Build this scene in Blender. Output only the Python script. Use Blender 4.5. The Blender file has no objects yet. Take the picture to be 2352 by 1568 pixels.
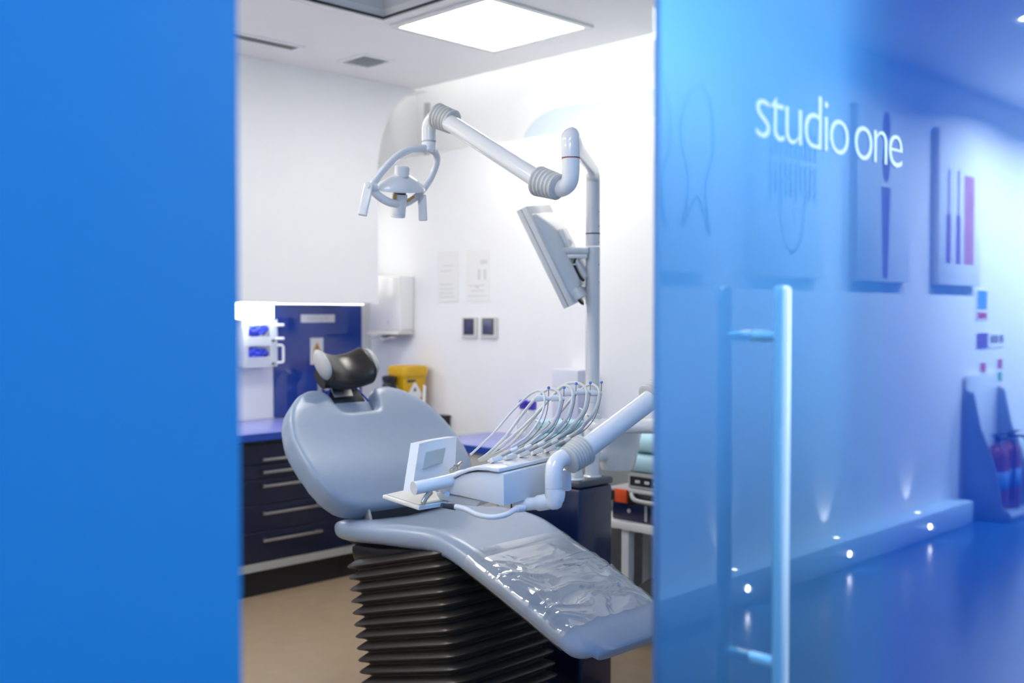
import bpy, bmesh, math, random
from mathutils import noise as MN
from mathutils import Vector as V, Matrix as M
random.seed(7)
SC = bpy.context.scene
# ---------------------------------------------------------------- camera
# world axes = room axes: X along the corridor, Y into the surgery, Z up; the camera stands at the origin
FPX = 2400.0
CAMZ = 1.40
PITCH = math.atan(62 / FPX)
C45 = math.sqrt(.5)
cp_, sp_ = math.cos(PITCH), math.sin(PITCH)
FW = V((C45 * cp_, C45 * cp_, -sp_)); RT = V((C45, -C45, 0)); UP = V((C45 * sp_, C45 * sp_, cp_)); OO = V((0, 0, CAMZ))
cam_d = bpy.data.cameras.new('camera'); cam = bpy.data.objects.new('camera', cam_d); SC.collection.objects.link(cam)
cam.matrix_world = M(((RT.x, UP.x, -FW.x, 0), (RT.y, UP.y, -FW.y, 0), (RT.z, UP.z, -FW.z, CAMZ), (0, 0, 0, 1)))
cam_d.sensor_width = 36; cam_d.lens = FPX / 2352 * 36; cam_d.clip_start = .05
cam_d.dof.use_dof = True; cam_d.dof.focus_distance = 2.85; cam_d.dof.aperture_fstop = cam_d.lens / 17.0
SC.camera = cam
# ---------------------------------------------------------------- world, exposure
w = bpy.data.worlds.new('world'); SC.world = w; w.use_nodes = True
w.node_tree.nodes['Background'].inputs[0].default_value = (.6, .75, 1, 1)
w.node_tree.nodes['Background'].inputs[1].default_value = .3
vs = SC.view_settings
vs.view_transform = 'Standard'; vs.look = 'None'; vs.gamma = 1; vs.use_curve_mapping = False
vs.exposure = 0.66
LIGHT_PANEL = 9.8      # surgery ceiling panels (emission strength)
COVE = 3.2             # cove strip in the clerestory
COR_BLUE = 18.0        # corridor downlights near the door, watts
COR_WHITE = 90.0      # corridor lights towards the bright end, watts

# ---------------------------------------------------------------- helpers
def ray(px, py): return FW + RT * ((px - 1176) / FPX) + UP * ((784 - py) / FPX)
def P(px, py, d): return OO + ray(px, py) * d
def onX(px, py, X): r = ray(px, py); return OO + r * (X / r.x)
def onY(px, py, Y): r = ray(px, py); return OO + r * (Y / r.y)
def onZ(px, py, z): r = ray(px, py); return OO + r * ((z - CAMZ) / r.z)
def onPl(px, py, p0, n): r = ray(px, py); return OO + r * ((p0 - OO).dot(n) / r.dot(n))

MATS = {}
def mat(name, col, rough=.5, metal=0., spec=.5, coat=0., emit=None, estr=0., noise=0., scale=30., bump=0., trans=0., alpha=1., sheen=0.):
    if name in MATS: return MATS[name]
    m = bpy.data.materials.new(name); m.use_nodes = True; nt = m.node_tree; b = nt.nodes['Principled BSDF']
    b.inputs['Base Color'].default_value = (*col, 1); b.inputs['Roughness'].default_value = rough
    b.inputs['Metallic'].default_value = metal; b.inputs['Specular IOR Level'].default_value = spec
    b.inputs['Coat Weight'].default_value = coat; b.inputs['Coat Roughness'].default_value = .05
    b.inputs['Transmission Weight'].default_value = trans; b.inputs['Alpha'].default_value = alpha
    if emit: b.inputs['Emission Color'].default_value = (*emit, 1); b.inputs['Emission Strength'].default_value = estr
    if noise or bump:
        tc = nt.nodes.new('ShaderNodeTexCoord'); n = nt.nodes.new('ShaderNodeTexNoise'); n.inputs['Scale'].default_value = scale; n.inputs['Detail'].default_value = 4
        nt.links.new(tc.outputs['Object'], n.inputs['Vector'])
        if noise:
            r = nt.nodes.new('ShaderNodeMapRange'); r.inputs['To Min'].default_value = 1 - noise; r.inputs['To Max'].default_value = 1 + noise
            mx = nt.nodes.new('ShaderNodeMix'); mx.data_type = 'RGBA'; mx.blend_type = 'MULTIPLY'; mx.inputs['Factor'].default_value = 1
            nt.links.new(n.outputs['Fac'], r.inputs['Value']); mx.inputs['A'].default_value = (*col, 1)
            nt.links.new(r.outputs['Result'], mx.inputs['B']); nt.links.new(mx.outputs['Result'], b.inputs['Base Color'])
        if bump:
            bp = nt.nodes.new('ShaderNodeBump'); bp.inputs['Strength'].default_value = bump; bp.inputs['Distance'].default_value = .002
            nt.links.new(n.outputs['Fac'], bp.inputs['Height']); nt.links.new(bp.outputs['Normal'], b.inputs['Normal'])
    MATS[name] = m
    return m

def catmull(pts, n=6, closed=False):
    pts = [V(p) for p in pts]; out = []; L = len(pts)
    rng = range(L) if closed else range(L - 1)
    for i in rng:
        if closed: a, b, c, d = pts[i - 1], pts[i], pts[(i + 1) % L], pts[(i + 2) % L]
        else: a, b, c, d = pts[max(i - 1, 0)], pts[i], pts[i + 1], pts[min(i + 2, L - 1)]
        for k in range(n):
            t = k / n
            out.append(.5 * ((2 * b) + (c - a) * t + (2 * a - 5 * b + 4 * c - d) * t * t + (3 * b - a - 3 * c + d) * t ** 3))
    if not closed: out.append(pts[-1])
    return out

class MB:
    def __init__(s): s.bm = bmesh.new()
    def _xf(s, verts, mtx):
        for v in verts: v.co = mtx @ v.co
    def box(s, c, size, rot=None, bevel=0., seg=2):
        bm = bmesh.new(); bmesh.ops.create_cube(bm, size=1)
        for v in bm.verts: v.co = V((v.co.x * size[0], v.co.y * size[1], v.co.z * size[2]))
        if bevel: bmesh.ops.bevel(bm, geom=bm.edges[:], offset=bevel, segments=seg, affect='EDGES', profile=.5)
        R = rot.to_4x4() if rot is not None else M.Identity(4)
        s._xf(bm.verts, M.Translation(V(c)) @ R); s.join(bm); return s
    def bb(s, x0, x1, y0, y1, z0, z1, bevel=0., seg=2):
        return s.box(((x0 + x1) / 2, (y0 + y1) / 2, (z0 + z1) / 2), (abs(x1 - x0), abs(y1 - y0), abs(z1 - z0)), None, bevel, seg)
    def join(s, bm):
        me = bpy.data.meshes.new('t'); bm.to_mesh(me); bm.free(); s.bm.from_mesh(me); bpy.data.meshes.remove(me)
    def rings(s, R, closed=False, cap=True):
        bm = s.bm; rv = [[bm.verts.new(p) for p in r] for r in R]; n = len(rv[0])
        for i in range(len(rv) if closed else len(rv) - 1):
            a, b = rv[i], rv[(i + 1) % len(rv)]
            for j in range(n):
                try: bm.faces.new((a[j], a[(j + 1) % n], b[(j + 1) % n], b[j]))
                except ValueError: pass
        if cap and not closed:
            bm.faces.new(rv[0][::-1]); bm.faces.new(rv[-1])
        return s
    def tube(s, pts, r, seg=14, closed=False, flat=None, up=None):
        pts = [V(p) for p in pts]; L = len(pts); R = []
        rr = r if isinstance(r, (list, tuple)) else [r] * L
        prev = None
        for i in range(L):
            if closed: t = pts[(i + 1) % L] - pts[i - 1]
            else: t = pts[min(i + 1, L - 1)] - pts[max(i - 1, 0)]
            t.normalize()
            if up is not None: n = V(up) - t * V(up).dot(t)
            elif prev is None:
                n = V((0, 0, 1)) - t * t.z
                if n.length < .1: n = V((1, 0, 0)) - t * t.x
            else: n = prev - t * prev.dot(t)
            n.normalize(); prev = n; b = t.cross(n)
            ra, rb = (rr[i], rr[i]) if flat is None else flat
            R.append([pts[i] + n * (ra * math.cos(2 * math.pi * k / seg)) + b * (rb * math.sin(2 * math.pi * k / seg)) for k in range(seg)])
        return s.rings(R, closed)
    def lathe(s, o, ax, prof, seg=24):
        o = V(o); ax = V(ax).normalized(); n = V((0, 0, 1)) - ax * ax.z
        if n.length < .1: n = V((1, 0, 0)) - ax * ax.x
        n.normalize(); b = ax.cross(n)
        R = [[o + ax * hh + n * (r * math.cos(2 * math.pi * k / seg)) + b * (r * math.sin(2 * math.pi * k / seg)) for k in range(seg)] for r, hh in prof]
        return s.rings(R)
    def cyl(s, a, b, r, seg=20, r2=None, ch=0.):
        a, b = V(a), V(b); L = (b - a).length; r2 = r if r2 is None else r2
        pr = [(r, 0), (r2, L)] if not ch else [(r - ch, 0), (r, ch), (r2, L - ch), (r2 - ch, L)]
        return s.lathe(a, b - a, pr, seg)
    def ball(s, c, r, sub=2, sc=(1, 1, 1)):
        bm = bmesh.new(); bmesh.ops.create_icosphere(bm, subdivisions=sub, radius=r)
        for v in bm.verts: v.co = V((v.co.x * sc[0], v.co.y * sc[1], v.co.z * sc[2])) + V(c)
        s.join(bm); return s
    def prism(s, poly, vec, bevel=0., seg=2):
        bm = bmesh.new(); vec = V(vec)
        a = [bm.verts.new(V(p)) for p in poly]; b = [bm.verts.new(V(p) + vec) for p in poly]; n = len(a)
        bm.faces.new(a[::-1]); bm.faces.new(b)
        for i in range(n): bm.faces.new((a[i], a[(i + 1) % n], b[(i + 1) % n], b[i]))
        bmesh.ops.recalc_face_normals(bm, faces=bm.faces[:])
        if bevel:
            e = [e for e in bm.edges if len(e.link_faces) == 2 and e.calc_face_angle(0) > .6]
            bmesh.ops.bevel(bm, geom=e, offset=bevel, segments=seg, affect='EDGES', profile=.5)
        s.join(bm); return s

def link(name, me, m, parent):
    o = bpy.data.objects.new(name, me); SC.collection.objects.link(o)
    if m: me.materials.append(m)
    if parent is not None: o.parent = parent
    return o
def rootloc(o):
    while o.parent is not None: o = o.parent
    return o.location.copy()
def obj(name, mb, m, parent=None, loc=None, ang=35, label=None):
    bm = mb.bm
    bmesh.ops.recalc_face_normals(bm, faces=bm.faces[:])
    if parent is not None: off = rootloc(parent)
    else:
        if loc is None:
            xs = [v.co for v in bm.verts]; off = V(((min(v.x for v in xs) + max(v.x for v in xs)) / 2, (min(v.y for v in xs) + max(v.y for v in xs)) / 2, min(v.z for v in xs)))
        else: off = V(loc)
    for v in bm.verts: v.co -= off
    ca = math.radians(ang)
    for f in bm.faces: f.smooth = True
    for e in bm.edges:
        if len(e.link_faces) == 2 and e.calc_face_angle(0) > ca: e.smooth = False
    me = bpy.data.meshes.new(name); bm.to_mesh(me); bm.free()
    o = link(name, me, m, parent)
    if parent is None: o.location = off
    if label: o['label'] = label
    return o
def tag(o, label, cat, group=None, kind=None):
    o['label'] = label; o['category'] = cat
    if group: o['group'] = group
    if kind: o['kind'] = kind
    return o
def thing(name, loc, label, cat, group=None, kind=None):
    o = bpy.data.objects.new(name, None); SC.collection.objects.link(o); o.location = V(loc); o.empty_display_size = .05
    return tag(o, label, cat, group, kind)
def struct(name, mb, m, label, cat): return tag(obj(name, mb, m), label, cat, kind='structure')
def ribs(mb, a, b, r0, r1, n, seg=28):
    """ribbed rubber sleeve between a and b"""
    a, b = V(a), V(b); L = (b - a).length; pr = [(r0 * .80, 0)]
    for k in range(n):
        rr = r0 + (r1 - r0) * k / max(n - 1, 1)
        for q, s_ in ((.04, .90), (.25, 1.), (.62, 1.), (.90, .90)): pr.append((rr * s_, L * (k + q) / n))
    pr.append((r1 * .80, L)); return mb.lathe(a, b - a, pr, seg)

# ---------------------------------------------------------------- materials
m_wall = mat('white_paint', (.89, .895, .90), .55, noise=.015, scale=8, bump=.05)
m_ceil = mat('ceiling_paint', (.92, .92, .92), .7, noise=.01, scale=6)
m_floor = mat('beige_vinyl', (.36, .27, .18), .42, noise=.12, scale=14, bump=.03)
m_floor2 = mat('blue_vinyl', (.010, .085, .20), .22, noise=.1, scale=9, bump=.03)
m_blue = mat('blue_gloss_wall', (.004, .19, .42), .38, noise=.02, scale=3)
m_white = mat('white_plastic', (.80, .80, .79), .22, spec=.5, noise=.01, scale=12)
m_enamel = mat('white_enamel', (.83, .83, .83), .12, coat=.5, noise=.005, scale=9)
m_rubber = mat('grey_rubber', (.62, .61, .57), .45, noise=.03, scale=60)
m_pipe = mat('cream_hose', (.70, .69, .65), .35, noise=.02, scale=60)
m_hoseg = mat('grey_hose', (.55, .56, .56), .35, noise=.02, scale=60)
m_uphol = mat('blue_grey_vinyl', (.27, .34, .45), .33, coat=.15, noise=.04, scale=40, bump=.04)
m_black = mat('black_leather', (.018, .016, .015), .30, noise=.1, scale=60, bump=.04)
m_bell = mat('black_bellows', (.034, .030, .026), .36, noise=.12, scale=30)
m_dark = mat('dark_plastic', (.012, .014, .02), .4, noise=.1, scale=30)
m_navy = mat('navy_lacquer', (.006, .014, .062), .22, coat=.4, noise=.03, scale=8)
m_navyc = mat('navy_cabinet', (.008, .013, .045), .28, coat=.2, noise=.08, scale=10)
m_steel = mat('brushed_steel', (.62, .60, .57), .3, 1., noise=.05, scale=80)
m_knurl = mat('knurled_steel', (.50, .49, .47), .35, 1., noise=.35, scale=900, bump=.6)
m_ali = mat('satin_aluminium', (.90, .90, .88), .28, .6, noise=.03, scale=50)
m_gap = mat('dark_grey_detail', (.05, .055, .06), .6, noise=.1)  # plain dark grey for small marks, rings and screw holes
m_grey = mat('grey_plastic', (.45, .46, .46), .45, noise=.03)
m_lgrey = mat('light_grey_laminate', (.60, .60, .58), .4, noise=.03, scale=7)
m_top = mat('periwinkle_worktop', (.25, .28, .66), .25, noise=.05, scale=20)
m_topedge = mat('blue_worktop_edge', (.02, .07, .42), .3, noise=.05)
m_splash = mat('blue_glass_splashback', (.012, .05, .30), .08, coat=.6, noise=.03, scale=4)
m_ball = mat('blue_bead', (.10, .26, .72), .3, noise=.03)
m_yel = mat('yellow_plastic', (.66, .38, .006), .4, noise=.04, scale=20)
m_paper = mat('white_paper', (.86, .86, .85), .7, noise=.02)
m_print = mat('grey_print', (.55, .56, .57), .7, noise=.2, scale=200)
m_cyan = mat('pale_blue_tissue', (.45, .70, .80), .7, noise=.06, scale=40, bump=.1)
m_glove = mat('blue_gloves', (.03, .06, .62), .5, noise=.3, scale=50)
m_purple = mat('violet_cap', (.12, .07, .70), .4, noise=.05)
m_orange = mat('orange_latch', (.80, .09, .02), .4, noise=.05)
m_red = mat('red_enamel', (.20, .02, .03), .25, coat=.4, noise=.05)
m_amber = mat('amber_reflector', (.75, .42, .10), .25, .3, noise=.05)
m_acry = mat('clear_acrylic', (.86, .91, .96), .06, spec=.5, alpha=.35, noise=.01)
m_screen = mat('dark_screen', (.05, .05, .13), .1, noise=.05)
m_lcd = mat('grey_lcd', (.42, .47, .46), .15, coat=.5, noise=.02)
m_vinylw = mat('white_vinyl_lettering', (.86, .90, .93), .5, noise=.01)
def emis(name, col, s): return mat(name, (.8, .8, .8), .5, emit=col, estr=s, noise=.001)
m_lp = emis('lit_diffuser', (1, .968, .912), LIGHT_PANEL)
m_cove = emis('lit_cove', (1, .99, .97), COVE)
m_lamp = emis('lit_lamp', (1, 1, 1), 14)
m_under = emis('lit_under_cabinet', (.92, .95, 1), 9)

def coat_fac(nt, ior):
    """reflectance of the outer face only: a ray leaving through the back meets no mirror"""
    N = nt.nodes; fr = N.new('ShaderNodeFresnel'); fr.inputs['IOR'].default_value = ior; ge = N.new('ShaderNodeNewGeometry')
    a = N.new('ShaderNodeMath'); a.operation = 'SUBTRACT'; a.inputs[0].default_value = 1; nt.links.new(ge.outputs['Backfacing'], a.inputs[1])
    m = N.new('ShaderNodeMath'); m.operation = 'MULTIPLY'; nt.links.new(fr.outputs[0], m.inputs[0]); nt.links.new(a.outputs[0], m.inputs[1]); return m
def sheet_fac(nt, ior):
    """thin sheet: the same reflectance from either side"""
    N = nt.nodes; lw = N.new('ShaderNodeLayerWeight'); lw.inputs['Blend'].default_value = .5
    p = N.new('ShaderNodeMath'); p.operation = 'POWER'; p.inputs[1].default_value = 3.5; nt.links.new(lw.outputs['Facing'], p.inputs[0])
    m = N.new('ShaderNodeMath'); m.operation = 'MULTIPLY_ADD'; m.inputs[1].default_value = .75; m.inputs[2].default_value = ((ior - 1) / (ior + 1)) ** 2 * 2; m.use_clamp = True
    nt.links.new(p.outputs[0], m.inputs[0]); return m
def glass_mat():
    m = bpy.data.materials.new('blue_frosted_glass'); m.use_nodes = True; nt = m.node_tree; N = nt.nodes; Lk = nt.links.new
    out = N['Material Output']; N.remove(N['Principled BSDF'])
    tc = N.new('ShaderNodeTexCoord'); no = N.new('ShaderNodeTexNoise'); no.inputs['Scale'].default_value = 3
    Lk(tc.outputs['Object'], no.inputs['Vector'])
    mr = N.new('ShaderNodeMapRange'); mr.inputs['To Min'].default_value = .98; mr.inputs['To Max'].default_value = 1.02; Lk(no.outputs['Fac'], mr.inputs['Value'])
    def tint(c):
        mx = N.new('ShaderNodeMix'); mx.data_type = 'RGBA'; mx.blend_type = 'MULTIPLY'; mx.inputs['Factor'].default_value = 1
        mx.inputs['A'].default_value = (*c, 1); Lk(mr.outputs['Result'], mx.inputs['B']); return mx.outputs['Result']
    d = N.new('ShaderNodeBsdfDiffuse'); Lk(tint((.003, .10, .46)), d.inputs['Color'])
    t = N.new('ShaderNodeBsdfTranslucent'); Lk(tint((.14, .52, 1.)), t.inputs['Color'])
    rf = N.new('ShaderNodeBsdfRefraction'); rf.inputs['Roughness'].default_value = .72; rf.inputs['IOR'].default_value = 1.3; Lk(tint((.13, .45, 1.)), rf.inputs['Color'])
    m0 = N.new('ShaderNodeMixShader'); m0.inputs[0].default_value = .55; Lk(d.outputs[0], m0.inputs[1]); Lk(t.outputs[0], m0.inputs[2])
    mix = N.new('ShaderNodeMixShader'); mix.inputs[0].default_value = .74; Lk(m0.outputs[0], mix.inputs[1]); Lk(rf.outputs[0], mix.inputs[2])
    g = N.new('ShaderNodeBsdfGlossy'); g.inputs['Roughness'].default_value = .02; g.inputs['Color'].default_value = (.95, .97, 1, 1)
    fr = coat_fac(nt, 1.8)
    m2 = N.new('ShaderNodeMixShader'); Lk(fr.outputs[0], m2.inputs[0]); Lk(mix.outputs[0], m2.inputs[1]); Lk(g.outputs[0], m2.inputs[2])
    Lk(m2.outputs[0], out.inputs['Surface']); return m
m_glass = glass_mat()
def clear_mat():
    m = bpy.data.materials.new('clear_glass'); m.use_nodes = True; nt = m.node_tree; N = nt.nodes; Lk = nt.links.new
    out = N['Material Output']; N.remove(N['Principled BSDF'])
    t = N.new('ShaderNodeBsdfTransparent'); t.inputs['Color'].default_value = (.93, .97, 1, 1)
    g = N.new('ShaderNodeBsdfGlossy'); g.inputs['Roughness'].default_value = .03
    fr = coat_fac(nt, 1.5)
    m2 = N.new('ShaderNodeMixShader'); Lk(fr.outputs[0], m2.inputs[0]); Lk(t.outputs[0], m2.inputs[1]); Lk(g.outputs[0], m2.inputs[2])
    Lk(m2.outputs[0], out.inputs['Surface']); return m
m_clear = clear_mat()
def film_mat():
    m = bpy.data.materials.new('clear_plastic_film'); m.use_nodes = True; nt = m.node_tree; N = nt.nodes; Lk = nt.links.new
    out = N['Material Output']; N.remove(N['Principled BSDF'])
    t = N.new('ShaderNodeBsdfTransparent'); t.inputs['Color'].default_value = (.97, .98, .98, 1)
    d = N.new('ShaderNodeBsdfDiffuse'); d.inputs['Color'].default_value = (.7, .74, .74, 1)
    tc = N.new('ShaderNodeTexCoord'); no = N.new('ShaderNodeTexNoise'); no.inputs['Scale'].default_value = 30; Lk(tc.outputs['Object'], no.inputs['Vector'])
    g = N.new('ShaderNodeBsdfGlossy'); g.inputs['Roughness'].default_value = .08
    bp = N.new('ShaderNodeBump'); bp.inputs['Strength'].default_value = .1; bp.inputs['Distance'].default_value = .002; Lk(no.outputs['Fac'], bp.inputs['Height']); Lk(bp.outputs[0], g.inputs['Normal'])
    m0 = N.new('ShaderNodeMixShader'); m0.inputs[0].default_value = .05; Lk(t.outputs[0], m0.inputs[1]); Lk(d.outputs[0], m0.inputs[2])
    fr = sheet_fac(nt, 1.8)
    m2 = N.new('ShaderNodeMixShader'); Lk(fr.outputs[0], m2.inputs[0]); Lk(m0.outputs[0], m2.inputs[1]); Lk(g.outputs[0], m2.inputs[2])
    Lk(m2.outputs[0], out.inputs['Surface']); return m
m_film = film_mat()

# ================================================================ STRUCTURE
H = 2.71; XB = 3.89; YF = 5.10; YW = .93; YI = 1.05; XL = .30; HC = 2.95; YC = -1.13
struct('floor', MB().bb(-2.0, XB + .5, YI - .06, YF + .1, -.05, 0), m_floor, 'beige vinyl floor of the treatment room', 'floor')
struct('floor_corridor', MB().bb(-2.0, 10, YC - .1, YI - .06, -.05, 0), m_floor2, 'glossy blue vinyl floor of the corridor', 'floor')
# ceiling with square holes for the coffer
cx0, cx1, cy0, cy1 = 2.10, 2.895, 2.90, 3.70
cm = MB()
cm.bb(XL - .1, cx0, YI, YF, H, H + .04); cm.bb(cx1, XB + .04, YI, YF, H, H + .04)
cm.bb(cx0, cx1, YI, cy0, H, H + .04); cm.bb(cx0, cx1, cy1, YF, H, H + .04)
struct('ceiling', cm, m_ceil, 'plain white ceiling of the treatment room', 'ceiling')
struct('wall_far', MB().bb(XL - .1, XB + .5, YF, YF + .1, 0, 3.04), m_wall, 'white far wall behind the sink counter', 'wall')
bw = MB(); bw.bb(XB, XB + .4, YI, YF, 0, 2.31); bw.bb(XB + .36, XB + .44, YI, YF, 2.31, 3.0); bw.bb(XB, XB + .04, YI, YF, H + .04, 3.0); bw.bb(XB, XB + .44, YI, YF, 3.0, 3.04)
struct('wall_back', bw, m_wall, 'white wall with clerestory recess, beside the monitor', 'wall')
struct('wall_side', MB().bb(XL - .1, XL, YI, YF, 0, H), m_wall, 'white side wall of the treatment room behind the blue panel', 'wall')
# bulkhead over the counter with a curved flare into the ceiling
bh = [(XL, 1.463), (3.65, 1.463), (3.65, 2.20)]
for k in range(1, 13):
    a = math.pi / 2 * k / 12
    bh.append((3.65 + .37 * (1 - math.cos(a)), 2.20 + .51 * math.sin(a)))
bh += [(XL, 2.71)]
struct('wall_bulkhead', MB().prism([(x, 4.72, z) for x, z in bh], (0, YF - 4.72, 0)), m_wall, 'white boxed-out bulkhead with a curved end above the sink counter', 'wall')
# front wall: blue corridor side, opening X .545 .. 1.91
fw = MB(); fw.bb(-2.0, .545, YW, YI, 0, HC); fw.bb(1.91, 10, YW, YI, 0, HC); fw.bb(.545, 1.91, YW, YI, 2.5, HC)
struct('wall_front', fw, m_blue, 'plain blue wall beside the doorway', 'wall')
fl = MB(); fl.bb(XL, .545, YI, YI + .01, 0, H); fl.bb(1.91, XB, YI, YI + .01, 0, H); fl.bb(.545, 1.91, YI, YI + .01, 2.5, H)
struct('wall_bounce_lining', fl, mat('azure_bounce', (.30, .54, .86), .5, noise=.02), 'unseen pale azure lining added inside the doorway wall to bounce light', 'wall')  # thin unseen lining added to bounce bluish light back into the room
# corridor
struct('wall_corridor', MB().bb(-2.0, 10, YC - .1, YC, 0, HC), m_wall, 'white corridor wall with canvases, seen mirrored in the glass door', 'wall')
struct('ceiling_corridor', MB().bb(-2.0, 10, YC, YI, HC, HC + .05), m_ceil, 'white corridor ceiling', 'ceiling')
struct('wall_end', MB().bb(10, 10.1, YC, YI, 0, HC), m_wall, 'white end wall of the corridor', 'wall')
struct('wall_start', MB().bb(-2.1, -2.0, YC, YI, 0, HC), m_wall, 'white corridor wall behind the viewer', 'wall')
m_ledge = mat('pale_blue_paint', (.42, .62, .82), .4, noise=.02)
struct('trim_1', MB().bb(-1.9, 7.13, YC, -.98, 0, .15, .004), m_ledge, 'boxed pale blue skirting ledge with small lights along the corridor wall', 'ledge')
# clerestory details
struct('trim_2', MB().bb(XB + .335, XB + .358, 4.97, 4.995, 2.31, H), m_grey, 'thin grey vertical joint strip in the clerestory recess', 'trim')
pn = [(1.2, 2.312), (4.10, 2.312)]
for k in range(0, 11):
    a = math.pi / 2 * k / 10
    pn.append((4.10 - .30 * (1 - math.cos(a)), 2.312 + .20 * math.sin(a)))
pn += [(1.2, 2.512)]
m_reflband = mat('reflection_band', (.62, .72, .78), .5, noise=.02)
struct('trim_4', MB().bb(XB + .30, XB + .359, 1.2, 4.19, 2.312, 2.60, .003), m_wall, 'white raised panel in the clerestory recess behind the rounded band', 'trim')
struct('trim_reflection', MB().prism([(XB + .28, y, z) for y, z in pn], (.019, 0, 0)), m_reflband, 'pale blue-grey rounded band imitating a reflection inside the clerestory recess', 'trim')  # added panel: its outline and tint stand in for a reflection
# coffer
cf = MB(); t_ = .02
for (a, b, c, d) in ((cx0 - t_, cx0, cy0, cy1), (cx1, cx1 + t_, cy0, cy1), (cx0 - t_, cx1 + t_, cy0 - t_, cy0), (cx0 - t_, cx1 + t_, cy1, cy1 + t_)): cf.bb(a, b, c, d, H + .041, H + .55)
cf.bb(cx0, cx1, cy0, cy1, H + .55, H + .57)
m_coff = mat('grey_coffer', (.80, .82, .84), .4, noise=.03)
ce = struct('ceiling_coffer', cf, m_coff, 'grey square recess in the ceiling with a thin black rim', 'recess')
rm = MB()
for (a, b, c, d) in ((cx0, cx0 + .010, cy0, cy1), (cx1 - .010, cx1, cy0, cy1), (cx0, cx1, cy0, cy0 + .010), (cx0, cx1, cy1 - .010, cy1)): rm.bb(a, b, c, d, H - .004, H + .004)
obj('rim', rm, m_dark, ce, label='thin black rim')
fr_ = MB()
for (a, b, c, d) in ((cx0 - .035, cx0, cy0 - .035, cy1 + .035), (cx1, cx1 + .035, cy0 - .035, cy1 + .035), (cx0, cx1, cy0 - .035, cy0), (cx0, cx1, cy1, cy1 + .035)): fr_.bb(a, b, c, d, H - .008, H)
obj('frame', fr_, m_white, ce)

# ================================================================ DOOR
YG = .885
door = thing('door_1', (1.95, YG + .006, 0), 'blue frosted glass sliding door with white lettering and a tall steel handle', 'door', kind='structure')
gp = obj('glass_panel', MB().bb(1.175, 2.90, YG, YG + .012, .012, 2.70, .002, 1), m_glass, door)
gp.data.materials.append(m_clear)          # frosted blue film on the corridor face, clear glass behind it
for f in gp.data.polygons:
    if f.normal.y > .5: f.material_index = 1
hb = MB().box((1.416, .834, (1.444 + .787) / 2), (.024, .020, 1.444 - .787), None, .006, 3)
hnd = obj('handle', hb, m_ali, door, label='satin steel pull bar')
for z in (1.367, .864):
    obj('standoff', MB().cyl((1.416, .843, z), (1.416, YG, z), .009, 16), m_ali, hnd)
cu = bpy.data.curves.new('lettering', 'FONT'); cu.body = 'studio one'; cu.size = .12; cu.extrude = .0006; cu.offset = -.0016; cu.space_character = .86; cu.space_word = .72; cu.resolution_u = 6
to = bpy.data.objects.new('tmp', cu); SC.collection.objects.link(to)
dg = bpy.context.evaluated_depsgraph_get(); tm = bpy.data.meshes.new_from_object(to.evaluated_get(dg)); bpy.data.objects.remove(to)
xs = [v.co.x for v in tm.vertices]; ys = [v.co.y for v in tm.vertices]
tx0, tx1 = 1.419, 1.931; sx = (tx1 - tx0) / (max(xs) - min(xs)); sy = 1.13
for v in tm.vertices: v.co = V((tx0 + (v.co.x - min(xs)) * sx, YG - .0008 - v.co.z, 1.676 + v.co.y * sy)) - door.location
link('lettering', tm, m_vinylw, door)['label'] = 'white lettering reading studio one'
obj('track_rail', MB().bb(.5, 3.0, YG - .03, YW, 2.70, 2.76, .004), m_ali, door)

# ================================================================ CEILING FITTINGS
def panel(x0, x1, y0, y1, label):
    t = thing('ceiling_light', ((x0 + x1) / 2, (y0 + y1) / 2, H), label, 'ceiling light', 'square ceiling light panels')
    f = MB()
    for (a, b, c, d) in ((x0 - .03, x0, y0 - .03, y1 + .03), (x1, x1 + .03, y0 - .03, y1 + .03), (x0, x1, y0 - .03, y0), (x0, x1, y1, y1 + .03)): f.bb(a, b, c, d, H - .012, H, .002, 1)
    obj('frame', f, m_white, t); obj('diffuser', MB().bb(x0, x1, y0, y1, H - .008, H - .002), m_lp, t)
panel(3.01, 3.61, 3.145, 3.735, 'bright square ceiling light panel next to the grey recess')
panel(.5, 1.5, 1.09, 1.37, 'unseen fill panel added on the ceiling just inside the doorway')  # out of view, added to light the glass door from the room side
panel(.45, 1.05, 2.8, 3.4, 'unseen fill panel added on the ceiling by the middle of the side wall')  # out of view, added to raise the overall room light
panel(1.1, 1.7, 4.0, 4.6, 'unseen fill panel added on the ceiling in front of the bulkhead')  # likewise unseen, added for overall room brightness
def vent(x0, x1, y0, y1, along, n, label, sm):
    t = thing('ceiling_vent', ((x0 + x1) / 2, (y0 + y1) / 2, H), label, 'vent')
    f = MB()
    for (a, b, c, d) in ((x0 - .02, x0, y0 - .02, y1 + .02), (x1, x1 + .02, y0 - .02, y1 + .02), (x0, x1, y0 - .02, y0), (x0, x1, y1, y1 + .02)): f.bb(a, b, c, d, H - .008, H)
    obj('frame', f, m_ceil, t); obj('backing', MB().bb(x0, x1, y0, y1, H - .001, H), sm, t)
    for k in range(n):
        u = (k + .5) / n
        s_ = MB()
        if along == 'x': s_.box(((x0 + x1) / 2, y0 + (y1 - y0) * u, H - .005), (x1 - x0, (y1 - y0) / n * .9, .002), M.Rotation(.2, 3, 'X'))
        else: s_.box((x0 + (x1 - x0) * u, (y0 + y1) / 2, H - .005), ((x1 - x0) / n * .62, y1 - y0, .002), M.Rotation(.4, 3, 'Y'))
        obj('slat', s_, sm, t)
sh_ = thing('shaft_fill', (3.66, 4.93, 1.5), 'unseen vertical fill strip added on the end of the bulkhead to brighten the corner', 'light')  # strip added out of view to whiten the corner beside the bulkhead
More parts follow.
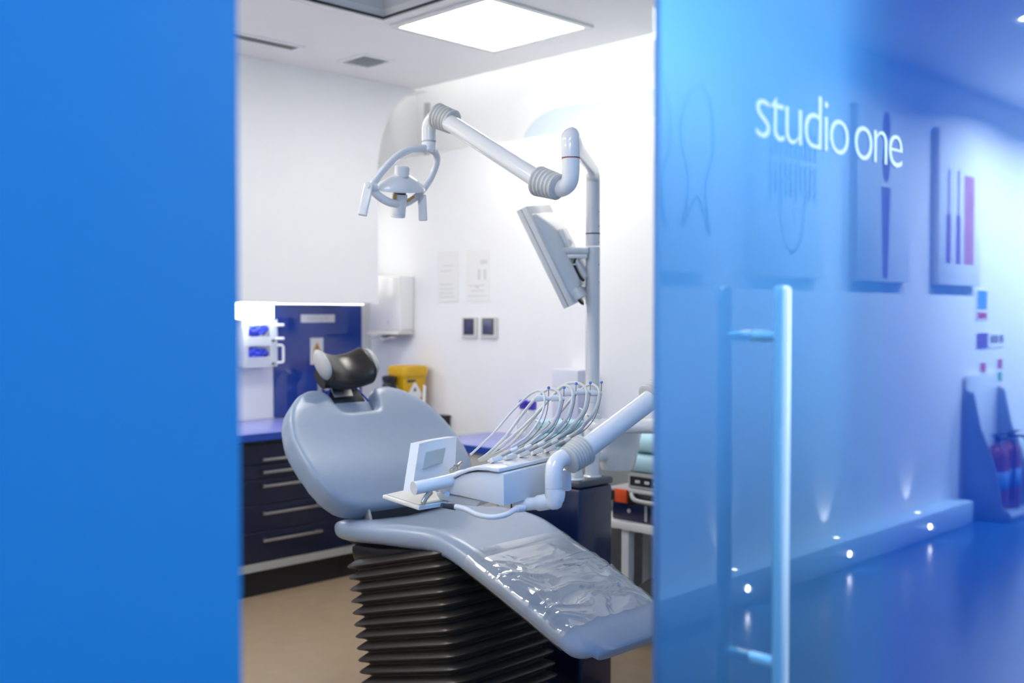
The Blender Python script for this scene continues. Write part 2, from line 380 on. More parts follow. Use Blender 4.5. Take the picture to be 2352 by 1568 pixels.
obj('strip', MB().bb(3.651, 3.662, 4.90, 4.93, 1.52, 2.15), emis('lit_shaft_fill', (1, .985, .96), 4), sh_)
vent(3.225, 3.39, 4.275, 4.475, 'x', 6, 'small square grey ceiling vent', mat('vent_pale', (.60, .64, .66), .6, noise=.02))
vent(1.9, 2.90, 4.37, 4.44, 'x', 3, 'long narrow grey slot vent in the ceiling', mat('vent_grey', (.36, .38, .37), .6, noise=.02))
cs = thing('cove_light', (XB + .08, 2.25, 2.93), 'bright hidden cove strip in the clerestory recess', 'light')
obj('strip', MB().bb(XB + .05, XB + .10, 1.2, 5.0, 2.93, 2.96), m_cove, cs)
obj('housing', MB().bb(XB + .041, XB + .12, 1.18, 5.02, 2.961, 2.999), m_white, cs)

# ================================================================ FAR COUNTER
ZT = .82
def cabinet(name, x0, x1, label, drawers, mt, ztop, yfront=4.52, ydeep=5.09):
    t = thing(name, ((x0 + x1) / 2, (yfront + ydeep) / 2, 0), label, 'cabinet')
    obj('body', MB().bb(x0, x1, yfront + .02, ydeep, .17, ztop), mt, t)
    obj('plinth', MB().bb(x0, x1, yfront + .04, ydeep, 0, .13), m_dark, t)
    obj('trim_strip', MB().bb(x0, x1, yfront + .0, yfront + .06, .13, .17), m_grey, t, label='grey metal strip above the plinth')
    for z0, z1, hx0, hx1, hz in drawers:
        d = obj('drawer_front', MB().bb(x0 + .003, x1 - .003, yfront, yfront + .02, z0 + .002, z1 - .002, .002, 1), mt, t)
        if hz:
            h = MB(); h.box(((hx0 + hx1) / 2, yfront - .028, hz), (hx1 - hx0, .012, .014), None, .003, 2)
            for hx in (hx0 + .02, hx1 - .02): h.box((hx, yfront - .014, hz), (.012, .03, .01))
            obj('handle', h, m_steel, d, label='brushed steel bar handle')
    return t
hz = [onY(607, y, 4.49).z for y in (1056, 1085, 1117, 1180, 1242)]
hx0 = onY(605, 1180, 4.49).x; hx1 = onY(741, 1180, 4.49).x
ed = [ZT - .06, (hz[0] + hz[1]) / 2 + .03, (hz[1] + hz[2]) / 2 + .03, (hz[2] + hz[3]) / 2 + .07, (hz[3] + hz[4]) / 2 + .06, .175]
ed[1] = hz[1] + .035; ed[2] = hz[2] + .035; ed[3] = hz[3] + .04; ed[4] = hz[4] + .04; 
cabinet('drawer_cabinet', 2.55, 3.27, 'navy drawer cabinet with five steel bar handles', [(ed[i + 1], ed[i], hx0, hx1, hz[i]) for i in range(5)], m_navyc, ZT - .04)
cabinet('sink_cabinet', 3.272, XB - .002, 'navy cupboard under the sink end of the counter', [(.175, ZT - .06, 0, 0, 0)], m_navyc, ZT - .04)
cabinet('base_cabinet', XL + .01, 2.548, 'navy cupboard at the blue wall end of the counter', [(.175, ZT - .06, 0, 0, 0)], m_navyc, ZT - .04)
wt = thing('worktop', (2.1, 4.8, ZT - .04), 'periwinkle blue worktop along the far wall', 'worktop')
obj('slab', MB().bb(XL + .01, XB - .002, 4.475, 5.098, ZT - .035, ZT, .003), m_top, wt)
obj('front_edge', MB().bb(XL + .01, XB - .002, 4.465, 4.475, ZT - .036, ZT - .002), m_topedge, wt, label='dark blue front edge')
struct('wall_splashback', MB().bb(3.20, 3.81, YF - .012, YF - .001, ZT + .002, 1.452, .002, 1), m_splash, 'glossy dark blue glass splashback above the worktop', 'splashback')
# white name plate and warning sign on the splashback
a = onY(692, 722, 5.08); b = onY(770, 740, 5.08)
sg = thing('label_plate', ((a.x + b.x) / 2, YF - .013, b.z), 'small white rounded label strip on the blue splashback', 'label')
obj('plate', MB().bb(a.x, b.x, YF - .016, YF - .0125, b.z, a.z, .0015, 2), m_paper, sg)
for k in range(2):
    for q in range(7):
        xx = a.x + (b.x - a.x) * (.2 + .09 * q)
        if q == 3 and k: continue
        obj('print', MB().bb(xx, xx + .012, YF - .0172, YF - .016, b.z + (a.z - b.z) * (.36 + .2 * k), b.z + (a.z - b.z) * (.44 + .2 * k)), m_print, sg)
a = onY(714, 776, 5.08); b = onY(744, 836, 5.08); mx = (a.x + b.x) / 2; ww = b.x - a.x; hh = a.z - b.z
sg = thing('warning_sign', (mx, YF - .013, b.z), 'white warning sticker with yellow triangle on the blue splashback', 'sign')
obj('plate', MB().bb(a.x, b.x, YF - .016, YF - .0125, b.z, a.z, .001, 1), m_paper, sg)
obj('triangle', MB().prism([(mx - ww * .3, YF - .016, b.z + hh * .52), (mx + ww * .3, YF - .016, b.z + hh * .52), (mx, YF - .016, b.z + hh * .86)], (0, -.0012, 0)), m_yel, sg)
obj('triangle_mark', MB().prism([(mx - ww * .06, YF - .0172, b.z + hh * .57), (mx + ww * .06, YF - .0172, b.z + hh * .57), (mx, YF - .0172, b.z + hh * .74)], (0, -.001, 0)), m_dark, sg)
obj('yellow_band', MB().bb(a.x + ww * .16, b.x - ww * .16, YF - .0172, YF - .016, b.z + hh * .12, b.z + hh * .34), m_yel, sg)
obj('pale_band', MB().bb(a.x + ww * .2, b.x - ww * .2, YF - .0172, YF - .016, b.z + hh * .38, b.z + hh * .49), mat('pale_yellow', (.75, .62, .25), .6, noise=.05), sg)
# under-cabinet light
ul = thing('under_cabinet_light', (2.96, 4.95, 1.37), 'glowing white light box under the bulkhead, above the glove dispenser', 'light')
obj('diffuser', MB().bb(2.83, 3.085, 4.90, 5.0, 1.375, 1.455, .008), m_under, ul)
obj('backplate', MB().bb(2.82, 3.09, 5.0, 5.095, 1.37, 1.462, .003), m_white, ul)
us = thing('under_cabinet_strip', (3.35, 4.82, 1.45), 'thin light strip under the bulkhead above the blue splashback', 'light')
obj('strip', MB().bb(3.05, 3.62, 4.815, 4.828, 1.455, 1.459), emis('lit_strip', (.95, .97, 1), 3), us)
obj('channel', MB().bb(3.04, 3.63, 4.80, 4.845, 1.459, 1.4625), m_ali, us)
# glove dispenser
gd = thing('glove_dispenser', (2.99, 5.03, 1.11), 'clear acrylic glove dispenser holding blue gloves on the wall', 'dispenser')
gx0, gx1 = onY(556, 800, 5.0).x, onY(634, 800, 5.0).x; gz0, gz1 = 1.115, 1.372
obj('back_panel', MB().bb(gx0, gx1, 5.085, 5.098, gz0, gz1, .003), m_acry, gd)
fp = MB()
fp.bb(gx0, gx1, 4.985, 4.99, gz0, gz0 + .055); fp.bb(gx0, gx1, 4.985, 4.99, gz0 + .115, gz0 + .165); fp.bb(gx0, gx1, 4.985, 4.99, gz1 - .03, gz1)
for (u, v_) in ((gx0, gx0 + .03), (gx1 - .045, gx1)): fp.bb(u, v_, 4.984, 4.991, gz0, gz1)
obj('front_panel', fp, m_acry, gd)
for xx in (gx0, gx1 - .006): obj('side_panel', MB().bb(xx, xx + .006, 4.991, 5.085, gz0, gz1), m_acry, gd)
for zz in (gz0, (gz0 + gz1) / 2 - .01): obj('shelf', MB().bb(gx0 + .006, gx1 - .006, 4.991, 5.085, zz, zz + .006), m_acry, gd)
for zz in (gz1 - .03, gz1 - .105):
    obj('peg', MB().tube([(gx1 - .01, 4.99, zz), (gx1 + .02, 4.98, zz), (gx1 + .035, 4.975, zz)], .008, 10), m_white, gd)
obj('side_handle', MB().tube(catmull([(gx1, 4.985, gz0 + .115), (gx1 + .03, 4.98, gz0 + .112), (gx1 + .034, 4.98, gz0 + .08), (gx1 + .034, 4.98, gz0 + .04), (gx1 + .03, 4.98, gz0 + .022), (gx1, 4.985, gz0 + .02)], 4), .007, 10), m_white, gd)
for (zz, zh) in ((gz0 + .04, .06), (gz0 + .17, .07)):
    g = bmesh.new(); bmesh.ops.create_icosphere(g, subdivisions=3, radius=1)
    for v in g.verts:
        q = v.co.copy(); k = 1 + .25 * math.sin(9 * q.x + zz * 40) * math.cos(7 * q.z) + .12 * math.sin(17 * q.x + 3)
        v.co = V(((gx0 + gx1) / 2 - .008 + q.x * .085, 5.03 + q.y * .035 * k, zz + zh / 2 + q.z * zh * .55 * k))
    mb_ = MB(); mb_.join(g)
    tag(obj('glove_bundle', mb_, m_glove), 'crumpled blue gloves in the %s of the clear dispenser' % ('lower slot' if zz < gz0 + .1 else 'upper slot'), 'gloves')
for zz in (.01, .135): obj('sticker', MB().bb(gx1 - .038, gx1 - .018, 4.982, 4.985, gz0 + zz, gz0 + zz + .012), m_gap, gd)
# tap at the sink
tp = thing('tap', (3.41, 4.93, ZT), 'chrome swan-neck tap at the sink behind the headrest', 'tap')
obj('spout', MB().tube(catmull([(3.41, 4.95, ZT), (3.41, 4.95, ZT + .20), (3.405, 4.93, ZT + .24), (3.385, 4.88, ZT + .25), (3.37, 4.83, ZT + .21), (3.368, 4.82, ZT + .16)], 6), .013, 14), m_steel, tp)
obj('base', MB().cyl((3.41, 4.95, ZT), (3.41, 4.95, ZT + .03), .026), m_steel, tp)
obj('lever', MB().tube([(3.41, 4.95, ZT + .05), (3.45, 4.93, ZT + .07), (3.48, 4.92, ZT + .09)], .007, 10), m_steel, tp)
# bottles, sharps bin on the worktop end
def bottle(name, x, y, r, h, m, mc, label, cat='bottle', pump=True):
    t = thing(name, (x, y, ZT), label, cat)
    obj('body', MB().lathe((x, y, ZT), (0, 0, 1), [(r * .9, 0), (r, .01), (r, h * .62), (r * .75, h * .74), (r * .36, h * .8), (r * .36, h * .86)], 20), m, t)
    c = obj('cap', MB().lathe((x, y, ZT + h * .86), (0, 0, 1), [(r * .42, 0), (r * .42, h * .07), (r * .3, h * .09)], 16), mc, t)
    if pump: obj('nozzle', MB().tube([(x, y, ZT + h * .93), (x, y, ZT + h), (x - .03, y - .03, ZT + h * .99)], .006, 8), mc, c)
    return t
bottle('soap_bottle', 3.56, 4.86, .05, .24, m_white, m_white, 'white pump bottle on the worktop beside the blue splashback')
t = thing('black_canister', (3.638, 4.61, ZT), 'black ribbed canister standing against the yellow bin', 'canister')
obj('body', MB().lathe((3.638, 4.61, ZT), (0, 0, 1), [(.036, 0), (.04, .01), (.04, .10), (.033, .125), (.04, .15), (.04, .18), (.033, .20), (.04, .215), (.038, .235), (.02, .24)], 24), m_dark, t)
obj('label_band', MB().lathe((3.638, 4.61, ZT + .11), (0, 0, 1), [(.0392, 0), (.0405, .002), (.0405, .03), (.0392, .032)], 24), m_grey, t)
t = thing('sharps_bin', (3.765, 4.60, ZT), 'yellow sharps bin with a white diamond label on the worktop', 'bin')
sb = MB()
R = []
for z, s_ in ((0, .88), (.012, .92), (.235, 1.), (.236, 1.08), (.275, 1.1), (.29, 1.02), (.293, .8)):
    R.append([V((3.765 + sx_ * .082 * s_, 4.60 + sy_ * .075 * s_, ZT + z)) for sx_, sy_ in ((-1, -.8), (-.8, -1), (.8, -1), (1, -.8), (1, .8), (.8, 1), (-.8, 1), (-1, .8))])
obj('body', sb.rings(R), m_yel, t)
yy = 4.60 - .0725
rt_ = V((0.055, 0, 0)); dz = V((0, 0, .075)); c0 = V((3.755, yy - .0015, ZT + .13))
obj('diamond_label', MB().prism([c0 - rt_, c0 + dz, c0 + rt_, c0 - dz], (0, -.001, 0)), m_paper, t)
obj('hazard_mark', MB().prism([c0 + V((-.012, -.001, .02)), c0 + V((.012, -.001, .02)), c0 + V((0, -.001, .045))], (0, -.0012, 0)), m_gap, t)
cL = V((3.683, 4.60, ZT + .13))
obj('side_label', MB().prism([cL + V((-.003, -.045, 0)), cL + V((-.001, 0, .06)), cL + V((-.003, .045, 0)), cL + V((-.005, 0, -.06))], (-.002, 0, 0)), m_paper, t)
obj('text_strip', MB().bb(3.70, 3.76, yy - .0025, yy - .001, ZT + .20, ZT + .215), m_gap, t)
tag(obj('paddle_stick', MB().box((3.79, 4.49, ZT + .09), (.02, .004, .2), M.Rotation(.35, 3, 'Y') @ M.Rotation(-.3, 3, 'X'), .001, 1), m_paper), 'thin white plastic stick leaning on the yellow bin', 'stick')
# black box near the counter end
t = thing('waste_box', (3.85, 4.40, .50), 'black waste box on the wall between the counter and the low desk', 'box')
obj('body', MB().bb(3.82, XB - .001, 4.375, 4.445, .50, .825, .004), m_dark, t)
obj('lid', MB().bb(3.815, XB - .001, 4.37, 4.45, .825, .837, .003), m_dark, t)

# ================================================================ BACK WALL ITEMS
t = thing('towel_dispenser', (XB - .06, 4.83, 1.28), 'white paper towel dispenser on the wall near the corner', 'dispenser')
obj('housing', MB().bb(XB - .105, XB - .001, 4.69, 4.985, 1.305, 1.625, .012, 3), m_white, t)
obj('outlet_lip', MB().prism([(XB - .13, 4.69, 1.285), (XB - .002, 4.69, 1.285), (XB - .002, 4.69, 1.305), (XB - .10, 4.69, 1.308)], (0, .295, 0)), m_lgrey, t)
obj('lock', MB().bb(XB - .107, XB - .104, 4.80, 4.806, 1.34, 1.365), m_grey, t)
tw = MB(); R = []
g = bmesh.new(); bmesh.ops.create_grid(g, x_segments=14, y_segments=3, size=1)
for v in g.verts: q = v.co.copy(); v.co = V((XB - .075 + q.y * .055, 4.85 + q.x * .13, 1.268 + .008 * math.sin(q.x * 6) + .004 * q.y))
bmesh.ops.solidify(g, geom=g.faces[:], thickness=.002); tw.join(g)
tag(obj('paper_towel', tw, m_paper), 'white paper towel hanging from the wall dispenser', 'paper towel')
def notice(px0, px1, py0, py1, label, blk):
    a = onX(px0, py0, XB - .002); b = onX(px1, py1, XB - .002); y0, y1 = min(a.y, b.y), max(a.y, b.y)
    t = thing('notice', (XB - .002, (y0 + y1) / 2, b.z), label, 'notice')
    obj('sheet', MB().bb(XB - .003, XB - .001, y0, y1, b.z, a.z), m_paper, t)
    for (u0, u1, v0, v1) in blk:
        obj('print', MB().bb(XB - .0036, XB - .003, y1 - (y1 - y0) * u1, y1 - (y1 - y0) * u0, b.z + (a.z - b.z) * v0, b.z + (a.z - b.z) * v1), mat('faint_print', (.70, .71, .72), .7, noise=.15, scale=120), t)
notice(1005, 1052, 578, 692, 'faintly printed white notice sheet nearer the towel dispenser', [(.1, .85, .08, .1), (.1, .8, .16, .18), (.1, .85, .24, .26), (.1, .75, .33, .35), (.15, .7, .6, .62), (.3, .8, .7, .72)])
notice(1072, 1124, 575, 692, 'white notice sheet with a small grey picture block', [(.62, .92, .72, .80), (.5, .62, .42, .62), (.75, .88, .42, .62), (.1, .8, .3, .32), (.2, .8, .2, .22), (.1, .9, .1, .12), (.4, .55, .26, .3)])
for (px0, px1, lb) in ((1062, 1097, 'square switch plate with dark blue screen, nearer the towel dispenser'), (1105, 1143, 'square switch plate with dark blue screen, nearer the monitor post')):
    a = onX(px0, 728, XB - .004); b = onX(px1, 778, XB - .004); y0, y1 = b.y, a.y
    t = thing('light_switch', (XB - .004, (y0 + y1) / 2, b.z), lb, 'switch')
    obj('plate', MB().bb(XB - .010, XB - .001, y0, y1, b.z, a.z, .002, 1), m_lgrey, t)
    s_ = obj('bezel', MB().bb(XB - .012, XB - .0095, y0 + .025, y1 - .018, b.z + .022, a.z - .008), m_dark, t)
    obj('screen', MB().bb(XB - .013, XB - .0118, y0 + .034, y1 - .027, b.z + .031, a.z - .017), m_screen, s_)
t = thing('wall_box', (XB - .07, 3.40, .87), 'white wall box with hinged clips behind the monitor post', 'box')
obj('housing', MB().bb(XB - .14, XB - .001, 3.305, 3.475, .865, 1.135, .008, 2), mat('lilac_white', (.70, .71, .80), .35, noise=.01), t)
for z in (1.06, .92): obj('clip', MB().bb(XB - .11, XB - .06, 3.29, 3.306, z - .02, z + .02, .004), m_hoseg, t)
# low desk along the back wall
ZD = .772
t = thing('desk_cabinet', (3.64, 3.35, 0), 'pale grey drawer unit under the low blue desk top', 'cabinet')
obj('body', MB().bb(3.44, XB - .002, 3.02, 4.01, .08, ZD - .035), m_lgrey, t)
obj('plinth', MB().bb(3.48, XB - .002, 3.02, 4.01, 0, .08), m_dark, t)
for i, (z0, z1) in enumerate(((.60, .732), (.44, .585), (.09, .425))):
    for (y0, y1) in ((3.025, 3.51), (3.52, 4.0)): obj('drawer_front', MB().bb(3.42, 3.44, y0, y1, z0, z1, .002, 1), m_lgrey, t)
t = thing('desk_worktop', (3.64, 3.35, ZD - .035), 'low periwinkle desk top against the wall below the switches', 'worktop')
obj('slab', MB().bb(3.405, XB - .002, 3.01, 4.03, ZD - .034, ZD, .003), m_top, t)
obj('front_edge', MB().bb(3.395, 3.405, 3.01, 4.03, ZD - .034, ZD - .001), m_topedge, t, label='dark blue front edge')
# clear bottles with violet caps and pale blue packs on the desk
for (px, py, d_, lb) in ((1203, 925, 4.75, 'clear bottle with a violet cap on the low desk, nearer the yellow bin'), (1222, 930, 4.7, 'clear bottle with a violet cap on the low desk, nearer the pale packs')):
    p = P(px, py, d_); x, y = p.x, p.y
    t = thing('clear_bottle', (x, y, ZD), lb, 'bottle')
    obj('body', MB().lathe((x, y, ZD), (0, 0, 1), [(.026, 0), (.03, .008), (.03, .16), (.016, .19), (.014, .20)], 18), m_acry, t)
    obj('cap', MB().lathe((x, y, ZD + .20), (0, 0, 1), [(.019, 0), (.021, .004), (.021, .035), (.017, .04)], 18), m_purple, t)
for i in range(3):
    p = P(1235 + i * 4, 985, 4.66)
    tag(obj('tissue_pack', MB().box((p.x + .06, p.y - .06, ZD + .026 + i * .053), (.15, .17, .05), M.Rotation(.1 * (i - 1), 3, 'Z'), .014, 3), m_cyan), 'pale blue tissue pack, %s of the pile on the low desk' % ('bottom', 'middle', 'top')[i], 'tissue pack', 'pale packs on the desk')

# ================================================================ DENTAL CHAIR
XC = 2.41
ch = thing('dental_chair', (XC, 2.7, 0), 'blue-grey dental chair with black headrest and black bellows base', 'dental chair')
# seat and leg rest, one upholstered loft (Y, top z, half width, thickness)
prof = [(3.075, .668, .215, .030), (3.065, .676, .245, .075), (3.02, .690, .272, .094), (2.92, .700, .282, .098), (2.80, .708, .278, .096), (2.68, .714, .266, .096), (2.57, .716, .252, .094), (2.47, .702, .242, .092),
        (2.37, .668, .236, .090), (2.25, .622, .234, .088), (2.12, .570, .233, .086), (2.00, .520, .232, .084), (1.945, .494, .228, .082), (1.92, .481, .222, .076), (1.898, .467, .208, .060), (1.884, .455, .185, .036), (1.879, .447, .16, .010)]
def seat_sections(off=0.):
    pts = catmull([(0, p[0], p[1]) for p in prof], 4); ws = catmull([(p[2], p[3], 0) for p in prof], 4); R = []
    n = len(pts)
    for i in range(n):
        t = (pts[min(i + 1, n - 1)] - pts[max(i - 1, 0)]).normalized(); nn = V((0, -t.z, t.y));
        if nn.z < 0: nn = -nn
        if nn.z < .7: nn = (nn + V((0, 0, 2))).normalized()
        w_, th = ws[i].x + off, ws[i].y + 2 * off; ring = []
        y = pts[i].y
        for k in range(40):
            a = 2 * math.pi * k / 40; c, s_ = math.cos(a), math.sin(a)
            x = w_ * math.copysign(abs(c) ** .42, c); zz = th / 2 * math.copysign(abs(s_) ** .75, s_)
            if s_ > 0:
                q = x / w_; dish = (.030 if y > 2.62 else .030 * max(0, (y - 2.35) / .27)) * (1 - q * q) ** 1.0
                rim = .012 * math.exp(-((abs(q) - .86) / .12) ** 2) if y < 2.75 else .0
                zz = zz - dish * s_ + rim * s_ * .6
            ring.append(V((XC + x, pts[i].y, pts[i].z)) + nn * (zz - th / 2))
        R.append(ring)
    return R
obj('seat', MB().rings(seat_sections()), m_uphol, ch, ang=60)

def remeshed(mb, vox, smooth, fn=None):
    me = bpy.data.meshes.new('t'); mb.bm.to_mesh(me); mb.bm.free(); o = bpy.data.objects.new('t', me); SC.collection.objects.link(o)
    md = o.modifiers.new('r', 'REMESH'); md.mode = 'VOXEL'; md.voxel_size = vox
    dg = bpy.context.evaluated_depsgraph_get(); me2 = bpy.data.meshes.new_from_object(o.evaluated_get(dg)); bpy.data.objects.remove(o)
    out = MB(); out.bm.from_mesh(me2)
    for _ in range(smooth): bmesh.ops.smooth_vert(out.bm, verts=out.bm.verts[:], factor=.5, use_axis_x=True, use_axis_y=True, use_axis_z=True)
    if fn:
        for v in out.bm.verts: v.co = fn(v.co)
    return out
# backrest: pillow outline in its own plane, tilted 48 degrees
TH = math.radians(48); bv = V((0, math.cos(TH), math.sin(TH))); bn = V((0, -math.sin(TH), math.cos(TH))); b0 = V((XC, 2.95, .72))
half = [(0.10, -.012), (.22, -.008), (.29, .012), (.335, .055), (.362, .12), (.372, .22), (.365, .31), (.34, .39), (.30, .455), (.245, .505), (.18, .535), (.13, .535), (.105, .51), (.095, .46), (.085, .425), (.06, .418)]
poly = [V((u, v_, 0)) for u, v_ in half] + [V((-u, v_, 0)) for u, v_ in half[::-1]]
def bk(p):
    u, v_, z = p.x, p.y, p.z
    z += .16 * u * u + .02 * math.exp(-((v_ - .1) / .14) ** 2) - .5 * max(0, v_ - .38) ** 2 * .6
    return b0 + V((u, 0, 0)) + bv * v_ + bn * z
obj('backrest', remeshed(MB().prism([p + V((0, 0, -.085)) for p in poly], (0, 0, .095)), .0085, 14, bk), m_uphol, ch, ang=80)
def nb(p): return b0 + V((p.x, 0, 0)) + bv * p.y + bn * p.z
obj('neck_pad', remeshed(MB().box((0, .45, -.055), (.185, .08, .05)), .006, 5, nb), m_uphol, ch, ang=80, label='small blue-grey pad in the backrest notch')
# black yoke and steel blade carrying the headrest
obj('headrest_bracket', MB().prism([nb(V((x, .47, -.07))) for x in (-.085, .085)] + [nb(V((.075, .535, -.06))), nb(V((.03, .56, -.055))), nb(V((-.03, .56, -.055))), nb(V((-.075, .535, -.06)))], bn * .03, .004), m_dark, ch)
obj('cable_loop', MB().tube(catmull([nb(V((-.10, .49, -.04))), nb(V((-.06, .55, -.03))), nb(V((0, .57, -.02))), nb(V((.06, .55, -.03))), nb(V((.10, .49, -.04)))], 5), .004, 8), mat('blue_cable', (.01, .06, .45), .4, noise=.05), ch, label='thin blue loop')
HRC = V((XC - .014, 3.325, 1.185))

# headrest: saddle lofted along X
tl = math.radians(43); hv = V((0, math.cos(tl), math.sin(tl))); hn = V((0, -math.sin(tl), math.cos(tl)))
obj('headrest_stem', MB().prism([nb(V((-.05, .45, -.065))), nb(V((.04, .45, -.065))), HRC + V((.04, 0, 0)) - hn * .045, HRC + V((-.05, 0, 0)) - hn * .045], hn * .008, .001), m_steel, ch, label='flat steel blade')
def hr_ring(u, a, b, sh):
    c = HRC + V((u, 0, 0)) + hn * sh
    return [c + hv * (a * math.copysign(abs(math.cos(t)) ** .8, math.cos(t))) + hn * (b * math.copysign(abs(math.sin(t)) ** .8, math.sin(t))) for t in [2 * math.pi * k / 28 for k in range(28)]]
hs = []
for k in range(25):
    u = -1 + 2 * k / 24; hs.append(hr_ring(u * .106, .086 - .006 * (1 - u * u) - (.012 if abs(u) > .95 else 0), .043 - .002 * (1 - u * u) - (.008 if abs(u) > .95 else 0), .040 * u * u - .012))
hd = obj('headrest', MB().rings(hs), m_black, ch, ang=60, label='black padded saddle headrest')
for s_ in (-1, 1):
    rr = [hr_ring(s_ * (.1065 + .026 * t), (.066) * math.sqrt(max(1e-4, 1 - t ** 2.2)), .040 * math.sqrt(max(1e-4, 1 - t ** 2.2)), .033 + .012 * t) for t in (0, .3, .6, .8, .92, .99)]
    obj('side_cap', MB().rings(rr), m_grey, hd, ang=60, label='pale grey end cap')
obj('headrest_shell', MB().rings([hr_ring(u, .045, .022, -.045) for u in (-.085, -.08, -.05, 0, .05, .08, .085)]), m_black, ch, ang=60)
# hinge plates under the backrest
obj('hinge_cover', MB().prism([(XC - .17, 2.93, .55), (XC - .17, 3.10, .58), (XC - .17, 3.10, .80), (XC - .17, 2.96, .74)], (.34, 0, 0), .01), m_dark, ch)
for x in (XC - .182, XC + .172): obj('hinge_plate', MB().prism([(x, 2.90, .60), (x, 2.98, .60), (x, 3.02, .76), (x, 2.96, .76)], (.01, 0, 0), .003), m_steel, ch)
# bellows
def rrect(x0, x1, y0, y1, r, n=5):
    out = []
    for (cx, cy, a0) in ((x1 - r, y1 - r, 0), (x0 + r, y1 - r, 90), (x0 + r, y0 + r, 180), (x1 - r, y0 + r, 270)):
        for k in range(n + 1):
            a = math.radians(a0 + 90 * k / n); out.append((cx + r * math.cos(a), cy + r * math.sin(a)))
    return out
br = MB(); R = []; NF = 15
for i in range(NF):
    f_ = i / NF
    for q, ins in ((0, .028), (.36, .004), (.5, 0), (.62, .004), (.86, .026)):
        s_ = (i + q) / NF; zc = .600 - .0395 * (i + q); sh = -.115 * s_
        sl = -.26
        ring = []
        for (x, y) in rrect(2.155 + ins, 2.625 - ins, 2.47 + sh + ins, 3.01 + sh - ins, .055):
            yc = 2.74 + sh; z = zc + sl * (y - yc)
            ring.append(V((x, y, max(z, .02 + .0001 * i))))
        R.append(ring)
obj('bellows', br.rings(R), m_bell, ch, ang=28, label='black pleated rubber bellows')
obj('top_plate', MB().prism([(2.20, 2.46, .62), (2.20, 3.0, .52), (2.20, 3.02, .585), (2.20, 2.85, .60), (2.20, 2.46, .655)], (.40, 0, 0), .02), m_bell, ch)
obj('base_plate', MB().bb(2.22, 2.75, 2.12, 2.93, 0, .09, .02, 3), m_navy, ch)
# clear plastic film over the leg rest
def film():
    mb = MB(); nu, nv = 150, 130; rows = []
    secs = seat_sections(.003)
    sel = [r for r in secs if 1.962 < r[10].y < 2.372]
    import itertools
    L = len(sel)
    for j in range(nv):
        fy = j / (nv - 1) * (L - 1); j0 = min(int(fy), L - 2); ft = fy - j0
        row = []
        for i in range(nu):
            # k index runs over the upper half and down the sides of the ring
            fk = -5 + 30 * i / (nu - 1); k0 = math.floor(fk); fr = fk - k0
            def g(r): return r[k0 % 40] * (1 - fr) + r[(k0 + 1) % 40] * fr
            p = g(sel[j0]) * (1 - ft) + g(sel[j0 + 1]) * ft
            u = i / (nu - 1); v_ = j / (nv - 1)
            top = max(0, math.sin(math.pi * min(max((fk) / 20, 0), 1)))
            mask = min(1, max(0, (v_ - .10) * 3)) * top
            q = V((p.x * 7, p.y * 12 + p.x * 2, 0)); wp = V((MN.noise(q * .7), MN.noise(q * .7 + V((9, 3, 0))), 0)) * 1.3
            n1 = MN.noise(q * 1.0 + wp); n2 = MN.noise(q * 2.1 + wp * 1.7 + V((5, 7, 0)))
            rid = max(0, 1 - abs(n1) * 3.2) ** 2; rid2 = max(0, 1 - abs(n2) * 3.0) ** 2
            b_ = (.011 * rid + .006 * rid2 + .004 * (n1 + .5)) * mask
            if v_ < .1: b_ += (.1 - v_) / .1 * .012 * top ** .5 * (.4 + abs(2 * u - 1) ** 3)
            row.append(mb.bm.verts.new(p + V((0, -.25, 1)).normalized() * (b_ + .001)))
        rows.append(row)
    for j in range(nv - 1):
        for i in range(nu - 1): mb.bm.faces.new((rows[j][i], rows[j][i + 1], rows[j + 1][i + 1], rows[j + 1][i]))
    bmesh.ops.solidify(mb.bm, geom=mb.bm.faces[:], thickness=.0006) if False else None
    return mb
tag(obj('plastic_cover', film(), m_film, ang=80), 'wrinkled clear plastic cover stretched over the leg rest of the chair', 'plastic cover')

# ================================================================ DENTAL UNIT (base box, posts, spittoon, pipe)
du = thing('dental_unit', (2.93, 2.66, 0), 'navy floor cabinet carrying the white post, spittoon and side pipe', 'dental unit')
obj('cabinet', MB().bb(2.845, 3.035, 2.50, 2.86, 0, .765, .012, 3), m_navy, du)
obj('cabinet_top', MB().bb(2.842, 3.038, 2.497, 2.863, .767, .792, .008, 3), mat('slate_top', (.05, .06, .09), .25, coat=.3, noise=.05), du)
PX, PY = 2.986, 2.558
pst = MB().cyl((PX, PY, .79), (PX, PY, 1.07), .0275, 28, ch=.002); obj('post_foot', pst, m_enamel, du)
obj('post', MB().cyl((PX, PY, 1.071), (PX, PY, 1.652), .0272, 28, ch=.001), m_enamel, du)
obj('post_flange', MB().lathe((PX, PY, .79), (0, 0, 1), [(.036, 0), (.036, .003), (.029, .008)], 28), m_enamel, du)
q = V((2.886, 2.56, 0))
obj('short_post', MB().cyl(q + V((0, 0, .79)), q + V((0, 0, .955)), .030, 28, ch=.003), m_enamel, du)
obj('short_post_flange', MB().lathe(q + V((0, 0, .79)), (0, 0, 1), [(.038, 0), (.038, .003), (.031, .008)], 28), m_enamel, du)
# side pipe to the right, then up to the swing joint of the console arm (hidden by the door)
A1 = P(1378, 978, 3.90); A2 = P(1600, 978, 3.90)
obj('side_pipe', MB().tube(catmull([V((PX, PY, A1.z)), A1, P(1480, 978, 3.88), P(1590, 978, 3.80), P(1640, 970, 3.70)], 5), .028, 22), m_enamel, du)
obj('pipe_collar', MB().cyl((PX, PY, A1.z - .045), (PX, PY, A1.z + .045), .0335, 28, ch=.006), m_enamel, du)
